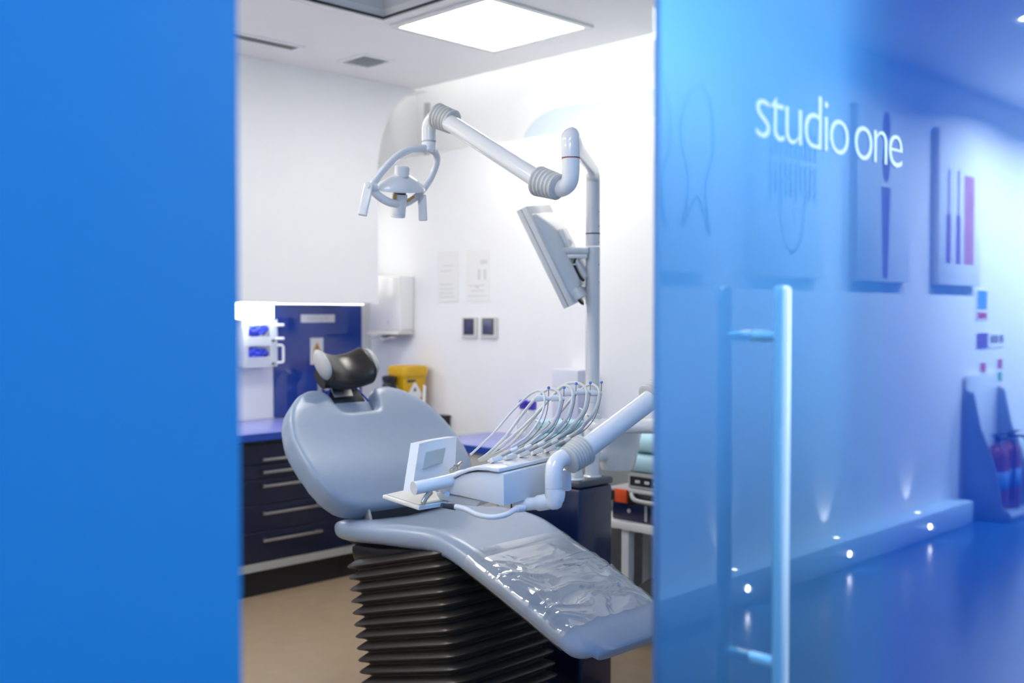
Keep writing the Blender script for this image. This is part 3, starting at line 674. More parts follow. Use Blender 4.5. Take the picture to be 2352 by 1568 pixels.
# spittoon
sp = MB(); Rr = []
S0 = P(1405, 1040, 4.0)
for z, rx, ry, oy in ((.800, .052, .05, 0), (.803, .066, .062, 0), (.83, .078, .072, 0), (.90, .092, .085, 0), (.975, .108, .10, 0), (.985, .106, .098, 0), (.978, .098, .09, 0), (.92, .07, .065, 0), (.90, .02, .02, 0)):
    Rr.append([V((S0.x + .055 + rx * math.cos(2 * math.pi * k / 32), S0.y + .02 + ry * math.sin(2 * math.pi * k / 32), z)) for k in range(32)])
obj('spittoon_bowl', sp.rings(Rr), m_enamel, du, label='white tapered spittoon bowl')
obj('bowl_arm', MB().cyl((PX, PY, .86), (S0.x + .03, S0.y + .02, .86), .02, 18), m_enamel, du)

# ================================================================ OPERATING LAMP
ZA = onPl(1361, 398, V((PX, PY, 1.3)), V((C45, C45, 0))).z
ol = thing('operating_lamp', (PX, PY, 1.653), 'white operating lamp on a jointed arm with ribbed grey sleeves', 'lamp')
E1 = P(1311, 322, 3.05)
for y in (487, 520, 557, 608, 648):
    p = onPl(1374, y, V((PX, PY, 1.3)), V((C45, C45, 0))); c = V((PX, PY, p.z)); dr = (p - c); dr.z = 0; dr.normalize(); nrm = (dr * .8 - V((C45, C45, 0)) * .6).normalized()
    obj('screw_hole', MB().cyl(c + nrm * .0255, c + nrm * .0276, .0022, 10), m_gap, du if p.z < 1.65 else ol)
top = [V((PX, PY, 1.655)), V((PX, PY, 1.80)), V((PX, PY, ZA - .06)), V((PX, PY, ZA - .015)), V((PX, PY, ZA)).lerp(E1, .06) + V((0, 0, .012)), V((PX, PY, ZA + .015)).lerp(E1, .18)]
obj('swivel_post', MB().tube([V((PX, PY, 1.655)), V((PX, PY, 1.70)), V((PX, PY, 1.78)), V((PX, PY, ZA - .03))], .0265, 28), m_enamel, ol)
obj('post_ring', MB().cyl((PX, PY, 1.70), (PX, PY, 1.704), .0272, 28), m_gap, ol)
up_a = catmull([V((PX, PY, ZA - .05)), V((PX, PY, ZA - .02)), V((PX, PY, ZA)).lerp(E1 + V((0, 0, 0)), .04), V((PX, PY, ZA + .012)).lerp(E1, .15), V((PX, PY, ZA + .012)).lerp(E1, .5), V((PX, PY, ZA + .012)).lerp(E1, .85), E1 + V((0, 0, .012)), P(1311, 338, 3.03), P(1311, 365, 3.03)], 6)
obj('first_arm', MB().tube(up_a, .0265, 28), m_enamel, ol)
obj('joint_ring', MB().cyl(P(1311, 362, 3.03), P(1311, 365, 3.03), .0268, 28), mat('dark_red_ring', (.25, .03, .03), .4, noise=.05), ol)
obj('elbow', MB().tube(catmull([P(1311, 366, 3.03), P(1311, 395, 3.03), P(1306, 420, 3.035), P(1290, 432, 3.05), P(1272, 430, 3.07), P(1245, 422, 3.09)], 6), .0255, 28), m_enamel, ol)
J1a, J1b = P(1283, 430, 3.045), P(1234, 415, 3.10)
sl_ = MB(); ribs(sl_, J1a, J1b, .039, .045, 6); obj('ribbed_sleeve', sl_, m_rubber, ol, label='ribbed grey rubber sleeve')
K0, K1 = P(1244, 418, 3.09), P(1018, 272, 3.44)
obj('long_arm', MB().cyl(K0, K1, .0275, 28), m_enamel, ol)
dirk = (K1 - K0).normalized(); sd = dirk.cross(V((0, 0, 1))).normalized(); dn = sd.cross(dirk)
for kk in (.45, .8):
    off_ = (-dn * math.sqrt(1 - kk * kk) * .0276 + (-sd if (-sd).dot(FW) < 0 else sd) * kk * .0276) if False else ((sd if sd.dot(FW) < 0 else -sd) * (.0276 * math.sqrt(1 - kk * kk)) - dn * (.0276 * kk) * (1 if dn.z > 0 else -1))
    obj('arm_groove', MB().cyl(K0.lerp(K1, .06) + off_, K0.lerp(K1, .97) + off_, .0008, 6), m_hoseg, ol)
sl_ = MB(); ribs(sl_, P(1003, 265, 3.46), P(1042, 281, 3.42), .043, .040, 6); obj('ribbed_sleeve', sl_, m_rubber, ol, label='ribbed grey rubber sleeve')
obj('drop_elbow', MB().tube(catmull([P(1030, 274, 3.44), P(1010, 268, 3.47), P(994, 274, 3.50), P(986, 290, 3.51), P(985, 306, 3.51), P(985, 324, 3.51)], 6), .0252, 26), m_enamel, ol)
obj('neck_ring', MB().cyl(P(985, 324, 3.51), P(985, 326, 3.51), .0248, 26), m_hoseg, ol)
obj('neck', MB().cyl(P(985, 326, 3.51), P(985, 348, 3.51), .0252, 26, ch=.003), m_enamel, ol)
loop = [(975, 341, 3.49), (945, 343, 3.46), (915, 357, 3.43), (886, 384, 3.41), (864, 412, 3.40), (853, 431, 3.40), (865, 446, 3.41), (885, 460, 3.43), (905, 467, 3.46), (930, 467, 3.50), (955, 453, 3.54), (978, 427, 3.57), (996, 396, 3.58), (1004, 370, 3.57), (1001, 352, 3.55), (990, 343, 3.52)]
lp = [P(*q) for q in loop]
ctr = sum(lp, V()) / len(lp)
nrm = (lp[0] - ctr).cross(lp[4] - ctr).normalized()
yk = obj('yoke', MB().tube(catmull(lp, 5, True), .011, 12, True, flat=(.009, .0135), up=nrm), m_enamel, ol, ang=50, label='white oval hoop')
# lamp head
hc = P(920, 430, 3.48); ax = (P(907, 500, 3.515) - P(918, 385, 3.47)).normalized()
wd = (P(985, 452, 3.56) - P(868, 424, 3.40)).normalized(); wd = (wd - ax * wd.dot(ax)).normalized(); fd = ax.cross(wd)
dish = MB(); Rr = []
for t, sc_, in ((-.042, .25), (-.040, .34), (-.028, .62), (-.012, .86), (.004, 1.0), (.010, 1.0), (.008, .94), (-.004, .80), (-.02, .4)):
    Rr.append([hc + ax * t + wd * (.098 * sc_ * math.cos(2 * math.pi * k / 36)) + fd * (.052 * sc_ * math.sin(2 * math.pi * k / 36)) for k in range(36)])
lh = obj('lamp_head', dish.rings(Rr), m_enamel, ol, ang=50)
obj('top_cap', MB().cyl(hc - ax * .072, hc - ax * .036, .0265, 24, r2=.0255, ch=.003), m_enamel, lh)
obj('inner_collar', MB().cyl(hc - ax * .036, hc - ax * .033, .0262, 24), m_hoseg, lh)
obj('bulb_shield', MB().cyl(hc + ax * .022, hc + ax * .100, .0255, 26, ch=.002), m_enamel, lh)
obj('shield_ring', MB().cyl(hc + ax * .088, hc + ax * .0895, .0258, 26), m_lgrey, lh)
obj('shield_opening', MB().cyl(hc + ax * .018, hc + ax * .0225, .020, 22), m_dark, lh)
obj('bulb_mount', MB().cyl(hc + ax * .0, hc + ax * .02, .007, 14), m_amber, lh)
obj('amber_strip', MB().box(hc + ax * .045 - wd * .018 - FW * .018, (.014, .004, .04), M((wd, fd, ax)).transposed(), .001, 1), m_amber, lh, label='amber reflector edge')
obj('amber_strip', MB().tube([P(928, 464, 3.485), P(940, 460, 3.505), P(950, 452, 3.52)], .0045, 8), m_amber, lh, label='amber reflector edge')
hl = P(850, 428, 3.385)
obj('pivot', MB().cyl(P(845, 428, 3.385), P(864, 430, 3.40), .0135, 18), m_enamel, lh)
for (a, b) in (((848, 420, 3.375), (832, 495, 3.36)), ((969, 447, 3.545), (972, 507, 3.545))):
    a, b = P(*a), P(*b); u = (b - a).normalized(); s1 = RT - u * RT.dot(u); s1.normalize(); s2 = u.cross(s1)
    hh_ = obj('grip', MB().box((a + b) / 2, (.030, .014, (b - a).length), M((s1, s2, u)).transposed(), .005, 3), m_white, lh)
    obj('grip_bolt', MB().cyl(a + u * .012 - FW * .012, a + u * .012 + FW * .0, .006, 12), m_white, hh_)
obj('grip_link', MB().tube([P(962, 446, 3.545), P(972, 448, 3.545)], .008, 10), m_enamel, lh)

# ================================================================ MONITOR
mo = thing('patient_monitor', (PX, PY, 1.56), 'white flat monitor tilted on a short bracket from the post, seen from behind', 'monitor')
D = 3.80
mt_, mb_ = P(1196, 479, D), P(1306, 704, D - .0)
mu = (mt_ - mb_).normalized(); mwid = (RT * .36 + FW * .93); mwid = (mwid - mu * mwid.dot(mu)).normalized(); mn = mwid.cross(mu)
if mn.dot(RT) < 0: mn = -mn
mh = (mt_ - mb_).length; mc = (mt_ + mb_) / 2; W_ = .34
def mp(u, v_, n_): return mc + mwid * u + mu * v_ + mn * n_
def slab(mbx, u0, u1, v0, v1, n0, n1, bev=.004):
    mbx.box(mp((u0 + u1) / 2, (v0 + v1) / 2, (n0 + n1) / 2), (abs(u1 - u0), abs(v1 - v0), abs(n1 - n0)), M((mwid, mu, mn)).transposed(), bev, 2); return mbx
obj('front_bezel', slab(MB(), 0, W_, -mh / 2, mh / 2, -.021, -.001), m_white, mo)
obj('rear_bezel', slab(MB(), 0, W_, -mh / 2, mh / 2, .0, .021), m_white, mo)
obj('screen', slab(MB(), .02, W_ - .02, -mh / 2 + .03, mh / 2 - .02, -.0225, -.0205, 0), m_screen, mo)
bk_ = []
for n_, i_ in ((.021, .03), (.030, .035), (.05, .075), (.062, .11), (.064, .12)):
    bk_.append([mp(u, v_, n_) for u, v_ in rrect(i_ * .9, W_ - i_ * .9, -mh / 2 + i_ * .7, mh / 2 - i_ * 1.1, .02)])
obj('rear_housing', MB().rings(bk_), m_enamel, mo, ang=50)
obj('cable_cover', slab(MB(), .10, .24, -mh / 2 + .07, -.02, .064, .082, .008), m_white, mo)
obj('foot_lip', slab(MB(), .03, .16, -mh / 2 + .008, -mh / 2 + .05, .021, .052, .006), m_enamel, mo)
bz = P(1360, 577, 3.9).z
obj('vesa_plate', slab(MB(), .10, .20, -.045, .075, .062, .074, .003), m_enamel, mo)
bp0 = P(1292, 577, 3.88)
obj('bracket_arm', MB().tube([V((bp0.x, bp0.y, bz)), V((PX, PY, bz)) + (V((bp0.x, bp0.y, bz)) - V((PX, PY, bz))).normalized() * .028], .02, 16, flat=(.016, .03), up=(0, 0, 1)), m_enamel, mo, ang=50)
obj('bracket_tip', MB().ball(V((bp0.x, bp0.y, bz)), .017, 3, (1.6, 1.6, .95)), m_enamel, mo)
obj('bracket_rib', MB().box(P(1325, 589, 3.88), (.075, .04, .016), M((RT, FW, V((0, 0, 1)))).transposed(), .004, 2), m_enamel, mo)
obj('hinge', MB().tube([mp(.15, .02, .07), V((bp0.x, bp0.y, bz))], .014, 12), m_enamel, mo)
m_bkc = mat('black_cable', (.012, .014, .016), .4, noise=.1)
m_yc = mat('olive_cable', (.30, .27, .05), .4, noise=.1); m_gc = mat('grey_cable', (.42, .44, .43), .4, noise=.1)
for pts, r_, mm in (([(1322, 592), (1318, 606), (1324, 622), (1333, 637), (1342, 645)], .005, m_bkc), ([(1318, 592), (1313, 610), (1320, 634), (1332, 656), (1338, 672), (1340, 680)], .0028, m_yc),
                    ([(1320, 592), (1316, 608), (1322, 630), (1332, 652), (1338, 674), (1331, 684), (1322, 682)], .003, m_gc), ([(1322, 680), (1330, 690), (1336, 696), (1341, 698)], .005, m_bkc), ([(1322, 677), (1332, 684), (1337, 690), (1341, 693)], .0028, m_yc)):
    obj('cable', MB().tube(catmull([P(*q, 3.87) for q in pts], 6), r_, 8), mm, mo)
obj('cable_tie', MB().cyl(P(1315, 607, 3.865), P(1324, 607, 3.865), .003, 8), m_white, mo)

# ================================================================ INSTRUMENT CONSOLE
ang = math.radians(31.7)
e1 = RT * math.sin(ang) + V((C45, C45, 0)) * math.cos(ang); e2 = -RT * math.cos(ang) + V((C45, C45, 0)) * math.sin(ang); ez = V((0, 0, 1))
C0 = P(1157, 1163, 2.50)
def L(a, b, c): return C0 + e1 * a + e2 * b + ez * c
def pl1(px, py, a): return onPl(px, py, C0 + e1 * a, e1)      # point on the plane e1 = a
ic = thing('instrument_console', L(.1, .1, -.02), 'white instrument console with control screen, hoses and jointed arm over the chair', 'instrument console')
bodyp = [pl1(x, y, 0) for x, y in ((1158, 1163), (1157, 1088), (1120, 1084), (1085, 1084), (1060, 1090), (1040, 1102), (1010, 1118), (1003, 1126), (1012, 1131), (1060, 1140))]
obj('body', MB().prism(bodyp, e1 * .33, .004, 2), m_white, ic, ang=40)
lidp = [pl1(x, y, -.006) for x, y in ((1146, 1086), (1146, 1077), (1120, 1071), (1094, 1070), (1075, 1074), (1055, 1082), (1038, 1092), (1041, 1098), (1058, 1090), (1076, 1083), (1095, 1080), (1120, 1081))]
obj('lid', MB().prism(lidp, e1 * .345, .003, 2), m_enamel, ic, ang=40)
lowp = [pl1(x, y, .01) for x, y in ((1094, 1163), (1106, 1150), (1060, 1141), (1000, 1130), (1003, 1138), (1008, 1147), (1052, 1157))]
obj('lower_body', MB().prism(lowp, e1 * .25, .003, 2), m_white, ic, ang=40)
obj('side_button', MB().cyl(pl1(1027, 1134, .002), pl1(1027, 1134, -.004), .007, 16), m_white, ic)
# underside tray arm and handle loop
# control panel
p0 = P(945, 1128, 2.52)
def pl2(px, py, off=0): return onPl(px, py, p0 + e2 * off, (e2 + ez * -.05).normalized())
fr4 = [pl2(946, 1129), pl2(1044, 1098), pl2(1049, 1003), pl2(963, 1019)]
cpn = MB(); nU, nV = 14, 4
R = []
for i in range(nU + 1):
    u = i / nU; sag = .010 * math.sin(math.pi * u)
    lo = fr4[0].lerp(fr4[1], u); hi = fr4[3].lerp(fr4[2], u)
    R.append([lo + e2 * (sag), hi + e2 * sag, hi + e2 * (.026 + sag * .6), lo + e2 * (.026 + sag * .6)])
mbx = MB().rings(R)
bmesh.ops.bevel(mbx.bm, geom=[e for e in mbx.bm.edges if len(e.link_faces) == 2 and e.calc_face_angle(0) > .7], offset=.0025, segments=2, affect='EDGES')
cpo = obj('control_panel', mbx, m_enamel, ic, ang=40)
s4 = [pl2(976, 1077, -.0012), pl2(1021, 1062, -.0012), pl2(1028, 1029, -.0012), pl2(984, 1039, -.0012)]
def shr(q4, k, off): c = sum(q4, V()) / 4; return [c + (p - c) * k - e2 * off for p in q4]
obj('screen_frame', MB().prism(shr(s4, 1.04, -.010), -e2 * .0035), m_lgrey, cpo)
obj('screen', MB().prism(shr(s4, .97, -.0068), -e2 * .001), m_lcd, cpo, label='small grey display')
obj('hinge_barrel', MB().tube([P(950, 1121, 2.512), P(975, 1116, 2.53), P(1020, 1106, 2.57), P(1046, 1099, 2.60)], .0165, 22), m_enamel, ic)
obj('hinge_sleeve', MB().tube([P(1046, 1099, 2.60), P(1067, 1093, 2.62)], .0175, 22), m_white, ic)
obj('steel_lever', MB().tube([P(990, 1128, 2.55), P(978, 1142, 2.53), P(971, 1156, 2.52)], [.0045, .006, .0055], 14, flat=(.008, .0045), up=e1), m_steel, ic, ang=50)
# tray shelf
tz = P(972, 1158, 2.56).z
ts = [onZ(878, 1136, tz), onZ(962, 1163, tz), onZ(1030, 1152, tz), onZ(1000, 1125, tz), onZ(940, 1122, tz)]
ty = obj('tray', MB().prism(ts, (0, 0, -.010), .003, 2), m_white, ic, ang=40)
obj('tray_pan', MB().prism([p.lerp(sum(ts, V()) / 5, .12) + V((0, 0, .0006)) for p in ts], (0, 0, .0012)), m_lgrey, ty)
obj('tray_rail', MB().tube([P(1014, 1160, 2.56), P(1046, 1166, 2.58)], .006, 10), m_gap, ic)
# handle loop below
obj('handle_loop', MB().tube(catmull([P(1046, 1163, 2.52), P(1068, 1168, 2.51), P(1095, 1181, 2.50), P(1128, 1187, 2.49), P(1160, 1182, 2.50), P(1182, 1170, 2.53), P(1200, 1164, 2.56)], 5), .0065, 14, flat=(.0065, .0085), up=(0, 0, 1)), m_white, ic, ang=50)
obj('handle_knob', MB().tube([P(1186, 1168, 2.53), P(1194, 1167, 2.54), P(1203, 1166, 2.545), P(1207, 1165, 2.55)], [.009, .0095, .009, .005], 14), m_enamel, ic)
# elbow, sleeve and spring arm
obj('support_foot', MB().tube(catmull([P(1180, 1160, 2.60), P(1215, 1157, 2.59), P(1250, 1153, 2.58), P(1274, 1146, 2.57), P(1278, 1125, 2.57), P(1278, 1128, 2.57)][:5], 5), [.016] * 8 + [.020] * 5 + [.0225] * 8, 24), m_enamel, ic, ang=60)
obj('lower_elbow', MB().tube([P(1272, 1168, 2.57), P(1272, 1164, 2.57), P(1272, 1155, 2.57), P(1272, 1121, 2.57)], [.012, .019, .0222, .0222], 28), m_enamel, ic, ang=50)
obj('elbow_ring', MB().cyl(P(1272, 1121, 2.57), P(1272, 1119.6, 2.57), .0219, 28), m_hoseg, ic)
obj('upper_elbow', MB().tube(catmull([P(1272, 1119, 2.57), P(1272, 1090, 2.57), P(1275, 1068, 2.58), P(1289, 1053, 2.60), P(1310, 1049, 2.62), P(1330, 1046, 2.63)], 6), .0222, 28), m_enamel, ic)
sl_ = MB(); ribs(sl_, P(1303, 1058, 2.605), P(1343, 1031, 2.64), .036, .040, 7); obj('ribbed_sleeve', sl_, m_rubber, ic, label='ribbed cream rubber sleeve')
K2, K3 = P(1330, 1041, 2.63), P(1520, 898, 2.80)
obj('spring_arm', MB().cyl(K2, K3, .0275, 28), m_enamel, ic)
kd = (K3 - K2).normalized(); ks = kd.cross(V((0, 0, 1))).normalized(); ks = ks if ks.dot(FW) < 0 else -ks
kn = kd.cross(ks); kn = kn if kn.z < 0 else -kn
obj('arm_groove', MB().cyl(K2.lerp(K3, .08) + ks * .0207 + kn * .0185, K2.lerp(K3, .95) + ks * .0207 + kn * .0185, .0009, 6), m_hoseg, ic)
sl_ = MB(); ribs(sl_, P(1490, 915, 2.775), P(1530, 885, 2.81), .038, .036, 6); obj('ribbed_sleeve', sl_, m_rubber, ic, label='ribbed cream rubber sleeve')
J9 = P(1535, 890, 2.81)
obj('swing_arm', MB().tube(catmull([P(1520, 898, 2.80), J9, P(1560, 900, 2.86), P(1580, 930, 2.95), P(1600, 960, 3.2), P(1640, 968, 3.68)], 5), .026, 24), m_enamel, ic)
obj('junction_box', MB().box(P(1298, 1100, 2.68), (.03, .05, .055), M((RT, V((C45, C45, 0)), ez)).transposed(), .006, 2), m_enamel, ic)

# rods with blue beads, clips (part of the console); each handpiece is a thing of its own
def cz(x, y): return (1080 + x / 6.82, 860 + y / 6.82)
rods = [[(745, 1130), (870, 1060), (1000, 950), (1130, 780), (1200, 580), (1225, 380), (1228, 205)], [(965, 1100), (1080, 1040), (1200, 960), (1340, 790), (1430, 550), (1462, 380), (1470, 205)],
        [(1175, 1050), (1290, 985), (1400, 910), (1540, 740), (1620, 500), (1650, 300), (1660, 140)], [(1385, 1020), (1510, 945), (1640, 850), (1810, 590), (1860, 430), (1876, 280), (1880, 130)],
        [(1580, 990), (1690, 930), (1800, 860), (1940, 690), (2020, 480), (2050, 300), (2057, 120)]]
la, lb_ = pl1(1146, 1077, -.006), pl1(1094, 1070, -.006)
lidn = e1.cross(lb_ - la).normalized(); lidn = lidn if lidn.z > 0 else -lidn
hpx = [cz(*q) for q in ((310, 1390), (530, 1345), (740, 1305), (945, 1270), (1145, 1230))]
hpt = [onPl(p[0] + 6, p[1], la, lidn) for p in hpx]
D0 = [(p - OO).dot(FW) + .012 for p in hpt]
m_rod = mat('steel_rod', (.30, .28, .29), .3, .8, noise=.05)
for i, rd in enumerate(rods):
    pts = [P(*cz(*q), D0[i] + .015 * k) for k, q in enumerate(rd)]
    r_ = obj('whip_rod', MB().tube(catmull(pts, 5), .0013, 8), m_rod, ic, label='thin steel rod')
    obj('bead', MB().ball(pts[-1], .0042, 2), m_ball, r_, label='blue bead')
    for q, tabs in ((5, 1), (3, 0)):
        p = pts[q]; dd = D0[i] + .015 * q
        if tabs:
            y_ = rd[q][1] - 5
            t_p = catmull([P(*cz(rd[q][0] + 18, y_), dd), P(*cz(rd[q][0] - 60, y_ - 2), dd), P(*cz(rd[q][0] - 130, y_ - 6), dd), P(*cz(rd[q][0] - 200, y_ - 8), dd)], 4)
            n_ = len(t_p)
            g = MB(); R = []
            for k, tp_ in enumerate(t_p):
                u = k / (n_ - 1); hgt = (.0055 + .0052 * max(0, (u - .25)) ** .6) * (1 if u < .97 else .6); R.append([tp_ + ez * (hgt * math.cos(t)) + FW * (.004 * math.sin(t)) for t in [2 * math.pi * z / 12 for z in range(12)]])
            obj('clip_tab', g.rings(R), m_white, r_, ang=50)
        else:
            ax_ = (pts[q + 1] - pts[q - 1]).normalized(); c_ = P(*cz(rd[q][0] - 55, rd[q][1] - 20), dd)
            s1 = (RT - ax_ * RT.dot(ax_)).normalized(); s1 = (s1 * .9 + ez * -.35).normalized(); s2 = ax_.cross(s1)
            obj('clip_ring', MB().tube([c_ + s1 * (.0105 * math.cos(t)) + s2 * (.0075 * math.sin(t)) for t in [2 * math.pi * k / 18 for k in range(18)]], .0022, 8, True), m_white, r_)
    # holder cradle
    hp = hpx[i]; hq = cz(*((450, 1290), (668, 1255), (880, 1205), (1090, 1165), (1290, 1125))[i])
    a_, b_ = hpt[i] + lidn * .008, P(hq[0] + 2, hq[1] + 3, D0[i])
    u = (b_ - a_).normalized(); s1 = (e1 - u * e1.dot(u)).normalized(); s2 = u.cross(s1)
    cr = obj('holder', MB().box((a_ + b_) / 2, (.017, .013, (b_ - a_).length + .012), M((s1, s2, u)).transposed(), .003, 2), m_enamel, ic)
    sp_p = onPl(hp[0] + 6, hp[1] + 1.2, la + lidn * .0006, lidn)
    obj('slot', MB().box(sp_p, (.014, .007, .0012), M((e1, lidn.cross(e1), lidn)).transposed()), m_dark, cr)
# hoses: from the handpiece tail, up along the rod, over the clip and down behind the console
hose_up = [[(640, 1140), (760, 1060), (900, 960), (1040, 780), (1130, 600), (1165, 420), (1150, 300), (1070, 255), (950, 300), (800, 430), (600, 640), (380, 900), (150, 1120), (0, 1260)],
           [(860, 1130), (980, 1040), (1120, 930), (1270, 800), (1370, 620), (1415, 420), (1390, 280), (1290, 225), (1180, 250), (1000, 400), (800, 640), (560, 960), (300, 1220), (130, 1340)],
           [(1070, 1090), (1190, 1010), (1330, 890), (1500, 700), (1580, 520), (1610, 330), (1580, 215), (1480, 175), (1380, 240), (1200, 430), (960, 690), (620, 1000), (330, 1230), (140, 1345)],
           [(1280, 1050), (1420, 960), (1570, 840), (1760, 600), (1820, 430), (1830, 290), (1780, 180), (1660, 130), (1520, 140), (1380, 220), (1180, 450), (960, 720), (640, 1080), (380, 1250), (160, 1345)],
           [(1480, 1030), (1620, 930), (1760, 820), (1900, 650), (1990, 480), (2030, 300), (1990, 200), (1900, 155), (1800, 190), (1600, 360), (1400, 600), (1150, 850), (800, 1120), (480, 1230), (180, 1348)]]
hp_c = [((450, 1285), (640, 1195), (640, 1195), (750, 1150)), ((668, 1250), (860, 1160), (860, 1160), (968, 1105)), ((885, 1205), (1065, 1110), (1065, 1110), (1180, 1060)), ((1090, 1170), (1275, 1075), (1275, 1075), (1385, 1025)), ((1290, 1130), (1480, 1045), (1480, 1045), (1585, 1000))]
for i in range(5):
    d0 = D0[i]; a_, b_, c_, e_ = [P(*cz(*q), d0) for q in hp_c[i]]
    t = thing('handpiece', a_, 'dental handpiece with knurled steel grip in the %s holder from the control screen' % ('first', 'second', 'third', 'fourth', 'fifth')[i], 'handpiece', 'handpieces in the console holders')
    ax_ = (b_ - a_).normalized()
    obj('grip', MB().lathe(a_, ax_, [(.0045, 0), (.0055, .001), (.0055, (b_ - a_).length - .001), (.005, (b_ - a_).length)], 20), m_knurl, t, label='knurled steel grip')
    obj('connector', MB().lathe(b_, (e_ - b_), [(.0058, 0), (.0058, .012), (.0052, (e_ - b_).length * .9), (.003, (e_ - b_).length)], 16), m_white, t)
    obj('tip', MB().cyl(a_, a_ - ax_ * .03, .0042, 12, r2=.0035), m_white, t)
    n = len(hose_up[i]); dd = [0, .0, .01, .025, .04, .055, .07, .085, .10, .11, .11, .10, .08, .05, .03]
    pts = [P(*cz(*q), d0 + dd[min(k, 14)] + .004 + (max(0, k - 7) * .004)) for k, q in enumerate(hose_up[i])]
    obj('hose', MB().tube(catmull(pts, 6), .003 if i == 0 else .0040, 10), m_pipe if i != 0 else m_pipe, t)
    if i: obj('hose_sheath', MB().tube(catmull(pts[2:6], 6), .0048, 10), m_hoseg, t, label='grey hose sheath')
t = thing('air_syringe', P(1046, 1080, 2.64), 'steel-tipped air syringe plugged in beside the control screen', 'syringe')
s0, s1_ = P(1036, 1083, 2.62), P(1060, 1062, 2.66)
obj('metal_tip', MB().lathe(s0, s1_ - s0, [(.006, 0), (.0075, .004), (.0075, .012), (.006, .014), (.006, .026), (.0048, .028), (.0048, (s1_ - s0).length)], 18), m_steel, t)
obj('nut', MB().cyl(s0.lerp(s1_, .45), s0.lerp(s1_, .6), .0078, 12), m_steel, t)

# ================================================================ WHITE TABLE CORNER
TZ = onX(1400, 1192, 3.45).z
t = thing('side_table', (3.66, 2.3, 0), 'white side table against the wall beyond the navy unit', 'table')
obj('table_top', MB().bb(3.45, XB - .005, 1.65, 2.99, TZ - .035, TZ, .004), m_white, t)
for (x, y) in ((3.49, 2.79), (3.84, 2.95), (3.49, 1.7), (3.84, 1.7)): obj('leg', MB().bb(x - .02, x + .02, y - .02, y + .02, 0, TZ - .035, .003), m_white, t)
DY = .21
def T(x0, x1, y0, y1, z0, z1, b=.004, s_=2): return MB().bb(x0, x1, y0 + DY, y1 + DY, TZ + z0, TZ + z1, b, s_)
tb = thing('toolbox', (3.62, 2.43 + DY, TZ), 'navy and black toolbox with orange latches on the white table', 'toolbox')
obj('body', T(3.475, 3.78, 2.22, 2.655, .001, .080, .006), m_navy, tb)
obj('lid', T(3.46, 3.80, 2.20, 2.665, .080, .125, .010), m_dark, tb)
obj('lid_rim', T(3.455, 3.805, 2.195, 2.67, .125, .137), m_grey, tb)
obj('handle', MB().tube(catmull([(3.45, 2.53 + DY, TZ + .125), (3.432, 2.50 + DY, TZ + .105), (3.43, 2.43 + DY, TZ + .10), (3.432, 2.36 + DY, TZ + .105), (3.45, 2.33 + DY, TZ + .125)], 5), .009, 10), m_grey, tb)
for y in (2.585, 2.36): obj('latch', T(3.445, 3.462, y - .033, y + .033, .080, .138), m_orange, tb, label='orange latch')
obj('rivet', MB().cyl((3.477, 2.56 + DY, TZ + .045), (3.470, 2.56 + DY, TZ + .045), .009, 14), m_grey, tb)
obj('divider', T(3.471, 3.476, 2.465, 2.477, .01, .078, .001, 1), m_grey, tb)
dv = thing('desktop_device', (3.64, 2.44 + DY, TZ + .137), 'grey desktop device with a dark display on the toolbox', 'device')
obj('housing', T(3.50, 3.78, 2.32, 2.59, .138, .205, .006), m_grey, dv)
obj('display', T(3.496, 3.501, 2.35, 2.575, .150, .190, .001, 1), m_dark, dv)
for k in range(4): obj('button', T(3.492, 3.497, 2.37 + .05 * k, 2.395 + .05 * k, .163, .175, .001, 1), m_lgrey, dv)
for k in range(2):
    z0 = TZ + .206 + k * .085
    bx_ = MB().box((3.64, 2.40 + DY, z0 + .042), (.30 - .02 * k, .46 - .03 * k, .082), None, .03, 4)
    for v in bx_.bm.verts: v.co.z += .010 * math.sin(v.co.y * 17 + k) * (1 if v.co.z > z0 + .04 else 0)
    tag(obj('bed_pad', bx_, m_cyan), 'folded pale blue disposable pad, %s of the two on the grey device' % ('lower' if k == 0 else 'upper'), 'pad', 'pads on the device')
for (p, rad, sc_, lb, mm) in (((3.62, 2.48, .19), .18, (1, 1.0, 1), 'pale grey rounded sack under the white table', m_grey), ((3.70, 2.79, .12), .115, (1, 1.05, 1), 'dark grey lumpy sack under the white table', mat('charcoal_cloth', (.09, .09, .085), .8, noise=.2, scale=20, bump=.3))):
    g = bmesh.new(); bmesh.ops.create_icosphere(g, subdivisions=4, radius=1)
    for v in g.verts:
        q = v.co.copy(); k = 1 + .06 * math.sin(5 * q.x + 3 * q.z) * math.cos(4 * q.y) + .03 * math.sin(11 * q.z + 6 * q.y)
        v.co = V((p[0] + q.x * rad * sc_[0] * k, p[1] + q.y * rad * sc_[1] * k, max(.001, p[2] + q.z * rad * sc_[2] * k * .98)))
    mb2 = MB(); mb2.join(g); tag(obj('sack', mb2, mm), lb, 'bag')

